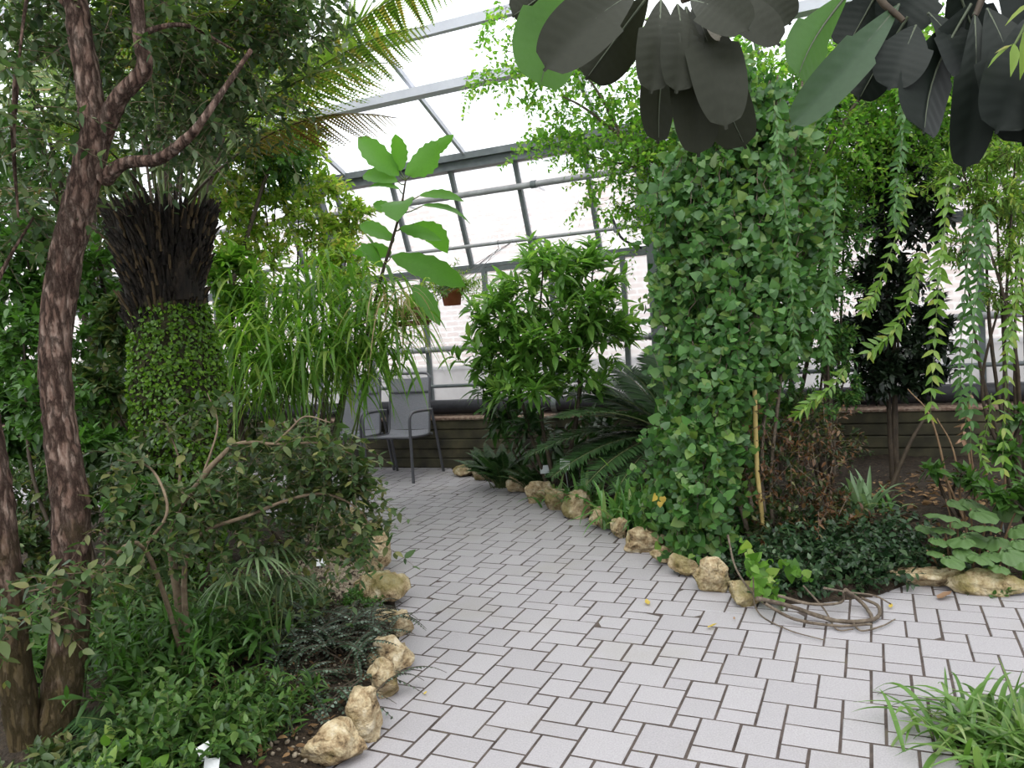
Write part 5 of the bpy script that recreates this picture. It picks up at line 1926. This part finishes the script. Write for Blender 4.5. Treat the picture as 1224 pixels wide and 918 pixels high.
T_chain = leaf('ovate', .36, .2, .25)
for lab, pts, mat, size, n in (
    ('long yellow-green leaf chain hanging alone before the dark tree', [(1135, 205, 4.1), (1128, 280, 4.05), (1122, 330, 4.0), (1118, 400, 4.0), (1112, 495, 4.0)], 'lf_chain', .075, 26),
    ('dark green leaf chain just right of the long yellow-green one', [(1180, 240, 4.2), (1172, 310, 4.15), (1163, 400, 4.1), (1160, 530, 4.1)], 'lf_chain_green', .075, 30),
    ('second dark green leaf chain, shorter, beside the first dark one', [(1160, 250, 4.3), (1155, 330, 4.3), (1148, 420, 4.3), (1150, 490, 4.3)], 'lf_chain_green', .07, 26),
    ('green leaf chain at the right edge ending above the paired leaflets', [(1222, 290, 4.2), (1212, 370, 4.2), (1204, 430, 4.15), (1198, 560, 4.15)], 'lf_chain', .07, 26),
    ('pale leaf chain slanting down left from the dark tree', [(1100, 300, 4.3), (1092, 340, 4.25), (1072, 390, 4.2), (1040, 420, 4.2)], 'lf_chain', .07, 20),
    ('short pale leaf chain hanging high beside the dark tree', [(1085, 220, 4.4), (1075, 270, 4.3), (1050, 340, 4.3), (1033, 372, 4.3)], 'lf_chain', .065, 20),
    ('dark green leaf chain down the middle of the curtain', [(1000, 210, 4.3), (995, 290, 4.2), (985, 370, 4.2), (990, 430, 4.2)], 'lf_chain_green', .065, 28),
    ('thick green leaf chain hanging in front of the heart-leaved climber', [(925, 120, 4.2), (935, 220, 4.2), (945, 320, 4.2), (950, 420, 4.2)], 'lf_chain_green', .055, 36),
    ('short bright leaf chain low on the curtain', [(1010, 440, 4.3), (990, 465, 4.2), (970, 480, 4.2), (955, 495, 4.2)], 'lf_chain', .06, 14),
    ('dark green leaf chain high up behind the big hanging leaves', [(1080, 120, 4.3), (1078, 170, 4.3), (1072, 220, 4.3), (1070, 265, 4.3)], 'lf_chain_green', .06, 24),
    ('orange-brown withered chain tip above the bare twigs', [(1160, 470, 4.4), (1155, 500, 4.4), (1150, 525, 4.4)], 'lf_fallen_brown', .06, 6),
    ('yellowing leaf chain above the large-leaved plant', [(1185, 470, 4.4), (1180, 510, 4.4), (1172, 540, 4.4), (1180, 560, 4.4)], 'lf_chain', .055, 12)):
    chain(lab, pts, mat, size, n, 0)


# ground cover and low plants right
M['lf_ivy'] = leafmat('leaf_ivy', (.012, .034, .012), (.03, .074, .026), (.07, .12, .05), trans=.12, rough=.38, spec=.4)
def ground_cover(name, label, spots, n, tpl, size, mat, hgt):
    c = np.array(spots)
    b = c[0]
    t = thing(name, label, 'ground cover', b)
    lm, tm = MB(), MB()
    S = c[rng.integers(len(c), size=n)] + np.column_stack([rng.normal(0, .16, (n, 2)), np.zeros(n)])
    S[:, 2] = [soil_z(p[0], p[1]) for p in S]
    ok = S[:, 2] > .015
    S = S[ok]
    n = len(S)
    sprigs(lm, tm, S, nrm(rnd(n, 3) * [1, 1, .3] + 1.1 * Z), rng.uniform(.4, 1., n) * hgt, 11, tpl, size, 60, .3, 'spiral', 'z', .3, .002)
    tm.build('stems', M['dark_stem'], t)
    lm.build('foliage', M[mat], t)


ground_cover('ground_ivy', 'dark glossy ground cover mounded at the foot of the climber', [on_soil(x, y) for x, y in ((1000, 660), (1050, 660), (960, 670), (1020, 690), (940, 690), (1070, 680), (980, 640), (1030, 640), (1060, 690), (1000, 700), (1085, 668), (925, 700))], 560, T_ov_w, .045, 'lf_ivy', .30)
ground_cover('ground_ivy', 'dark bluish ground cover spilling beside the wide light rock', [on_soil(x, y) for x, y in ((795, 630), (820, 645), (845, 660), (780, 620), (865, 670))], 240, T_ov_w, .04, 'lf_ivy', .2)


strap('spider_lily', 'pale strap-leaved plant before the dark low wall on the right', on_soil(1030, 622), 30, .5, .034, 'lf_pale2', .5, 2.0, 'low plants in the right bed')
strap('spider_lily', 'small strap-leaved tuft leaning right beside the pale strap plant', on_soil(1062, 618), 12, .42, .024, 'lf_strap', .6, 1.3, 'low plants in the right bed')


def crinkle():
    V = [(0, .12, 0)]
    nr, na = 6, 28
    for i in range(1, nr + 1):
        r = i / nr
        for j in range(na):
            a = j / na * 2 * math.pi
            # heart outline, notch at the petiole (a = -90 degrees)
            notch = 1 - .42 * math.exp(-((a - 1.5 * math.pi) / .42) ** 2)
            R = .5 * notch * (1 + .10 * math.cos(a - math.pi / 2)) * (1 + .03 * math.cos(9 * a))
            x, y = R * r * math.cos(a), .45 + R * r * math.sin(a) - .33 * (1 - r)
            V.append((x, y, .035 * r * math.cos(7 * a) - .14 * r ** 3 + .05 * r + .012 * math.sin(6 * r * 3 + 5 * a)))
    V = np.array(V)
    q = [(0, 1 + j, 1 + (j + 1) % na, 1 + (j + 1) % na) for j in range(na)]
    q = [(1 + i * na + j, 1 + i * na + (j + 1) % na, 1 + (i + 1) * na + (j + 1) % na, 1 + (i + 1) * na + j) for i in range(nr - 1) for j in range(na)]
    # centre closed by quads
    q += [(0, 1 + j, 1 + (j + 1) % na, 1 + (j + 2) % na) for j in range(0, na, 2)]
    return V, np.array([(a, d, c, b) if False else (a, b, c, d) for a, b, c, d in q])


def begonia():
    t0 = on_soil(1165, 655)
    t = thing('large_leaved_begonia', 'low plant with large round crinkled leaves at the right border', 'plant', t0)
    lv = [(1130, 617, 4.2, .20), (1178, 630, 4.1, .17), (1150, 645, 4.05, .15), (1160, 600, 4.5, .20), (1200, 605, 4.5, .18), (1215, 632, 4.1, .14), (1205, 660, 3.95, .15), (1170, 665, 3.95, .14), (1135, 668, 3.95, .13), (1120, 645, 4.1, .12), (1188, 590, 4.6, .15),
          (1222, 612, 4.3, .15), (1195, 678, 3.9, .11), (1222, 670, 3.9, .14), (1145, 625, 4.3, .13), (1105, 630, 4.3, .12), (1160, 640, 4.15, .16), (1190, 645, 4.1, .16), (1170, 612, 4.3, .17), (1140, 600, 4.5, .16), (1215, 590, 4.5, .16), (1115, 660, 4.05, .11), (1185, 662, 4., .13), (1218, 648, 4.0, .14), (1150, 658, 4.0, .13), (1128, 632, 4.2, .14)]
    lv = [(a_, b_, c_, d_ * .92) for a_, b_, c_, d_ in lv]
    T = crinkle()
    for px, py, ds, sz in lv:
        c = at(px, py, ds)
        c[2] = max(c[2], soil_z(c[0], c[1]) + .06)
        lm = MB()
        d = nrm(np.array([rng.normal() * .6, -1, -.15 + .2 * rng.normal()]))
        for mir in (1,):
            inst(lm, T, c - d * sz * .3, d, Z + .25 * rnd(3), np.array([sz]))
        st = MB()
        base = np.array([c[0] * .7 + t0[0] * .3, c[1] * .7 + t0[1] * .3 + .05, 0])
        base[2] = soil_z(base[0], base[1])
        a = c - d * sz * .3
        tube(st, smooth_path([base, base * .4 + a * .6 + Z * .01, a], 5), [.006, .005, .004], 6)
        o = lm.build('leaf', M['lf_begonia'], t)
        st.build('petiole', M['lf_redtwig'], o)


begonia()
herb('leafy_herb', 'small green seedlings below the large-leaved plant at the right border', 1180, 4.0, .25, .10, 34, 'lf_mid', T_ov, .04, group='low plants in the right bed', nl=8, py=672)
herb('leafy_herb', 'dark reddish herb between the climber and the pale strap plant', 985, 5.0, .18, .22, 24, 'lf_red', T_ov, .05, group='low plants in the right bed', nl=10, py=635)


# fresh shoots of the climber beside the rounded brown rock: hang over the paving
def shoots():
    t = thing('climber_shoot', 'bright green young shoots hanging down by the rounded brown rock', 'shoot', base_at(905, 4.2), None)
    lm, tm = MB(), MB()
    S = np.array([at(885, 640, 4.1), at(895, 660, 4.05), at(905, 680, 4.0), at(915, 690, 3.98), at(890, 675, 4.0), at(920, 670, 4.1), at(930, 665, 4.1)])
    sprigs(lm, tm, S, nrm(-Z + .35 * rnd(len(S), 3) - .3 * _fw), .2, 10, T_heart, .06, 75, 0, 'spiral', -_fw + .4 * Z, .35, .002)
    tm.build('stems', M['green_stem'], t)
    lm.build('foliage', M['lf_bright'], t)


shoots()


def bare_stems():
    t = thing('bare_vine_stems', 'tangle of bare brown vine stems sprawling on the paving', 'stems', base_at(930, 4.0))
    g = lambda x, y, z: ground(x, y, z)
    for pts, r in (([(905, 715, .12), (945, 725, .05), (1000, 742, .03), (1045, 740, .02), (1050, 725, .03), (1030, 715, .05)], .012),
                   ([(915, 722, .10), (950, 740, .03), (1000, 748, .02), (1042, 746, .02)], .009),
                   ([(930, 712, .12), (970, 722, .10), (1005, 720, .06), (1008, 708, .12)], .008),
                   ([(900, 690, .2), (905, 730, .02), (940, 752, .012), (985, 765, .012)], .004),
                   ([(1010, 705, .12), (1030, 720, .04), (1042, 738, .02), (1035, 742, .02)], .011),
                   ([(1020, 745, .02), (1030, 754, .015), (1055, 748, .015), (1070, 740, .015)], .005),
                   ([(985, 703, .14), (1015, 708, .08), (1045, 712, .05), (1065, 722, .02)], .006),
                   ([(870, 640, .3), (880, 680, .2), (905, 715, .06), (925, 728, .04)], .006),
                   ([(960, 700, .14), (985, 728, .03), (1000, 752, .012), (1020, 752, .012)], .005)):
        m = MB()
        tube(m, smooth_path([g(*p) for p in pts], 8), [r, r * .9, r * .6], 8, rough=.07)
        m.build('stem', M['vine_wood'], t)


bare_stems()

# grass clump at the lower right corner
def grass_clump():
    b = np.array([*ground(1195, 900, 0.)[:2], 0.])
    t = thing('grass_clump', 'clump of long grassy strap leaves at the lower right corner', 'grass', b)
    lm, dm = MB(), MB()
    n = 330
    S = b + np.column_stack([rng.normal(.05, .12, n), rng.normal(-.02, .13, n), np.zeros(n)])
    Dv = nrm(rnd(n, 3) * [.8, .8, .1] + .9 * Z)
    ribbons(lm, S, Dv, rng.uniform(.22, .50, n), rng.uniform(.014, .025, n), rng.uniform(.25, .9, n), 8, .3)
    lm.build('foliage', M['lf_grass'], t)
    S = b + np.column_stack([rng.normal(.0, .1, 12), rng.normal(-.05, .1, 12), np.zeros(12)])
    ribbons(dm, S, nrm(rnd(12, 3) * [.9, .9, .1] + .6 * Z), rng.uniform(.2, .34, 12), .012, rng.uniform(.7, 1.3, 12), 8, .3)
    o = dm.build('dry_blades', M['lf_drygrass'], t)
    o['label'] = 'tan dry blades'
    sb = MB()
    V, Fq = ICO
    sb.add(b + np.array([.08, -.05, -.035]) + V * [.34, .30, .05], Fq)
    o = sb.build('flower_bed_corner', M['soil'])
    tag(o, 'patch of soil under the corner grass clump', None, None, 'structure')


grass_clump()


# fallen leaves on the paving and the yellow leaf in the climber
def fallen(px, py, size, mat, label, z=.004):
    p = ground(px, py, 0)
    lm = MB()
    inst(lm, leaf('ovate', .55, .35, -.25, .06), p[None] + Z * .012, rnd(1, 3) * [1, 1, .05], Z + .15 * rnd(1, 3), np.array([size]))
    o = lm.build('fallen_leaf', M[mat], loc=p)
    tag(o, label, 'leaf', 'fallen leaves on the paving')


fallen(775, 725, .055, 'lf_fallen', 'yellow fallen leaf on the paving in front of the largest yellow rock')
fallen(846, 753, .055, 'lf_fallen', 'yellow fallen leaf on the paving closest to the bare vine stems')
fallen(1121, 718, .10, 'lf_fallen_brown', 'curled brown fallen leaf on the paving near the mossy flat rock')
fallen(1064, 729, .04, 'lf_fallen', 'small cream fallen leaf lying at the right end of the bare stems')
fallen(878, 743, .022, 'lf_fallen_brown', 'tiny brown fallen bud in front of the rounded brown rock')
fallen(507, 833, .022, 'lf_fallen', 'tiny cream fallen leaf on the paving by the left rocks')


# ------------------------------------------------------------------ big dark leaves hanging close overhead
def loquat():
    t = thing('large_leaf_tree', 'tree with big dark ribbed leaves hanging in from the top, close to the viewer', 'tree', base_at(1260, 1.9))
    m = MB()
    b0 = base_at(1500, 1.9)
    tube(m, smooth_path([b0, at(1480, 300, 1.9), at(1400, -80, 1.9), at(1260, -110, 1.85), at(1080, -70, 1.8), at(900, -30, 1.8), at(815, 0, 1.78)], 7), [.05, .045, .036, .028, .018, .012, .008], 10, rough=.05)
    m.build('branch', M['dark_stem'], t)
    for pts in ([(1080, -70, 1.8), (1050, -10, 1.75), (1080, 25, 1.72)], [(1260, -110, 1.85), (1190, -30, 1.72), (1165, 20, 1.68)], [(1260, -110, 1.85), (1240, -20, 1.6), (1235, 40, 1.55)]):
        m = MB()
        tube(m, smooth_path([at(*p) for p in pts], 5), [.012, .009, .006], 8)
        m.build('branch', M['dark_stem'], t)
    L = [  # base px, tip px, base dist, tip dist, width px, lit
        ((700, -40), (645, 105), 1.85, 1.9, 75, 1), ((672, -25), (612, 20), 1.9, 1.95, 40, 0), ((760, -10), (650, 85), 1.8, 1.7, 60, 0), ((775, -5), (700, 95), 1.8, 1.85, 55, 0), ((790, 0), (778, 112), 1.78, 1.7, 40, 0), ((810, 5), (808, 112), 1.78, 1.68, 42, 0),
        ((820, 8), (835, 188), 1.78, 1.75, 46, 0), ((810, 10), (787, 172), 1.8, 1.85, 38, 0), ((828, 8), (868, 155), 1.78, 1.66, 52, 0), ((834, 12), (892, 178), 1.8, 1.9, 56, 0), ((836, 5), (932, 55), 1.8, 1.7, 46, 0), ((826, 0), (895, 38), 1.76, 1.62, 44, 0), ((845, 25), (862, 50), 1.74, 1.7, 18, 2),
        ((890, -25), (945, 30), 1.82, 1.8, 40, 0), ((1015, -10), (953, 92), 1.8, 1.75, 48, 1), ((1075, 5), (943, 152), 1.75, 1.7, 38, 3), ((1085, 20), (1026, 120), 1.75, 1.8, 40, 0), ((1095, 30), (1062, 108), 1.74, 1.7, 48, 0), ((1110, 15), (1150, 95), 1.74, 1.7, 46, 0),
        ((1160, 5), (1104, 160), 1.7, 1.66, 66, 0), ((1165, 15), (1152, 205), 1.68, 1.66, 40, 0), ((1180, 10), (1224, 175), 1.68, 1.6, 70, 0), ((1230, 20), (1190, 160), 1.6, 1.55, 66, 0), ((1240, 30), (1235, 190), 1.58, 1.55, 60, 0), ((1060, -30), (1010, 60), 1.8, 1.85, 50, 0), ((960, -50), (905, 15), 1.85, 1.9, 40, 0),
        ((1120, -40), (1060, 40), 1.78, 1.8, 55, 0), ((1200, -60), (1230, 60), 1.7, 1.7, 60, 0), ((1140, -30), (1190, 80), 1.72, 1.75, 55, 0)]
    for (a, b, da, db, w, lit) in L:
        p0, p1 = at(*a, da), at(*b, db)
        Ln = np.linalg.norm(p1 - p0)
        W = px2m(w, (da + db) / 2)
        d = (p1 - p0) / Ln
        side = nrm(np.cross(d, _fw) + .25 * rnd(3))
        side = nrm(side - d * (side @ d))
        nn = np.cross(side, d)
        if nn[2] < 0:
            side, nn = -side, -nn
        ns, na = 43, 11
        V = []
        for k in range(ns):
            q = k / (ns - 1)
            hw = W * .62 * max(.05, (q / .62) ** .75 if q < .45 else math.sqrt(max(.0004, 1 - (abs(q - .58) / .425) ** 2.6))) if q < .97 else .004
            c = p0 + d * Ln * q + nn * Ln * .10 * math.sin(math.pi * q)
            for j in range(na):
                x = (j / (na - 1) - .5) * 2
                rib = .0010 * math.cos((q * 11 - abs(x) * 1.3) * 2 * math.pi) * min(1, abs(x) * 3) * (1 - abs(x) ** 4)
                V.append(c + side * hw * x + nn * (hw * .22 * abs(x) ** 1.2 + rib))
        Fq = [(i * na + j, i * na + j + 1, (i + 1) * na + j + 1, (i + 1) * na + j) for i in range(ns - 1) for j in range(na - 1)]
        m = MB()
        m.add(V, Fq)
        tube(m, [p0 + d * Ln * q + nn * (Ln * .10 * math.sin(math.pi * q) - .002) for q in np.linspace(0, .95, 9)], np.linspace(.0035, .0008, 9), 5, 1)
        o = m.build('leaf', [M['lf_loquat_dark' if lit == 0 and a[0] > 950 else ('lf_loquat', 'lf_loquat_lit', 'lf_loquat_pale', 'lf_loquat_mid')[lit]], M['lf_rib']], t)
        if lit == 2:
            o['label'] = 'small whitish young leaf'


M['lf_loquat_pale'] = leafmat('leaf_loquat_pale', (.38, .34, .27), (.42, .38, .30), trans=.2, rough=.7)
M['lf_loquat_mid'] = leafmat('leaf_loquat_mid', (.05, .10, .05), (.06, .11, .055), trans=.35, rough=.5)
M['lf_loquat_dark'] = leafmat('leaf_loquat_dark', (.004, .008, .006), (.009, .014, .010), trans=.1, rough=.55, spec=.25)  # darkened copy for the right-hand leaves: shade put into the colour
M['lf_rib'] = plain('leaf_rib', (.07, .085, .05), .6)
loquat()


def near_sprig():
    t = thing('yellow_sprig', 'yellow-green leafy sprig hanging in at the top right edge', 'sprig', at(1250, -60, 1.5))
    m = MB()
    tube(m, smooth_path([at(1262, -112, 1.84), at(1275, -90, 1.6), at(1255, -40, 1.5), at(1225, 30, 1.5), at(1210, 58, 1.5)], 5), [.005, .004, .002], 6)
    m.build('stem', M['green_stem'], t)
    lm = MB()
    P = np.array([at(1225, 35, 1.5), at(1212, 52, 1.5), at(1212, 52, 1.5), at(1222, 40, 1.5), at(1212, 54, 1.5), at(1240, 0, 1.5)])
    Q = np.array([at(1228, 88, 1.48), at(1178, 72, 1.5), at(1215, 82, 1.46), at(1260, 60, 1.5), at(1190, 58, 1.5), at(1200, 20, 1.5)])
    inst(lm, T_lance, P, Q - P, Z + .4 * rnd(6, 3) - .4 * _fw, np.linalg.norm(Q - P, axis=1))
    lm.build('foliage', M['lf_yellow'], t)


near_sprig()

# ------------------------------------------------------------------ light: bright overcast sky
w = bpy.data.worlds.new('overcast_sky')
SC.world = w
w.use_nodes = True
nt = w.node_tree
bg_ = nt.nodes['Background']
tcw = nt.nodes.new('ShaderNodeTexCoord')
sx = nt.nodes.new('ShaderNodeSeparateXYZ')
nt.links.new(tcw.outputs['Generated'], sx.inputs[0])
rp = nt.nodes.new('ShaderNodeValToRGB')
rp.color_ramp.elements[0].position = 0.0
rp.color_ramp.elements[0].color = (.80, .84, .90, 1)
rp.color_ramp.elements[1].position = .9
rp.color_ramp.elements[1].color = (1.0, 1.0, 1.0, 1)
nt.links.new(sx.outputs['Z'], rp.inputs[0])
nt.links.new(rp.outputs[0], bg_.inputs[0])
bg_.inputs[1].default_value = 1.0
sun = bpy.data.lights.new('hazy_sun', 'SUN')
sun.energy = .9
sun.angle = math.radians(40)
sun.color = (1, .98, .94)
so = bpy.data.objects.new('hazy_sun', sun)
COL.objects.link(so)
so.rotation_euler = (math.radians(35), math.radians(-12), 0)

# ------------------------------------------------------------------ camera
cam = bpy.data.cameras.new('camera')
cam.sensor_fit = 'HORIZONTAL'
cam.sensor_width = 36
cam.lens = F_PX / 1224 * 36
cam.clip_start = .05
cam.clip_end = 200
co = bpy.data.objects.new('camera', cam)
COL.objects.link(co)
co.matrix_world = Matrix(((CR[0], CU[0], -_fw[0], CAM[0]), (CR[1], CU[1], -_fw[1], CAM[1]), (CR[2], CU[2], -_fw[2], CAM[2]), (0, 0, 0, 1)))
SC.camera = co
SC.view_settings.view_transform = 'Standard'
SC.view_settings.look = 'None'
SC.view_settings.exposure = 1.3
SC.view_settings.gamma = 1
SC.view_settings.use_curve_mapping = False
SC.cycles.max_bounces = 9
SC.cycles.diffuse_bounces = 4
SC.cycles.glossy_bounces = 3
SC.cycles.transmission_bounces = 6
SC.cycles.transparent_max_bounces = 16
SC.cycles.caustics_reflective = False
SC.cycles.caustics_refractive = False
SC.cycles.use_denoising = True
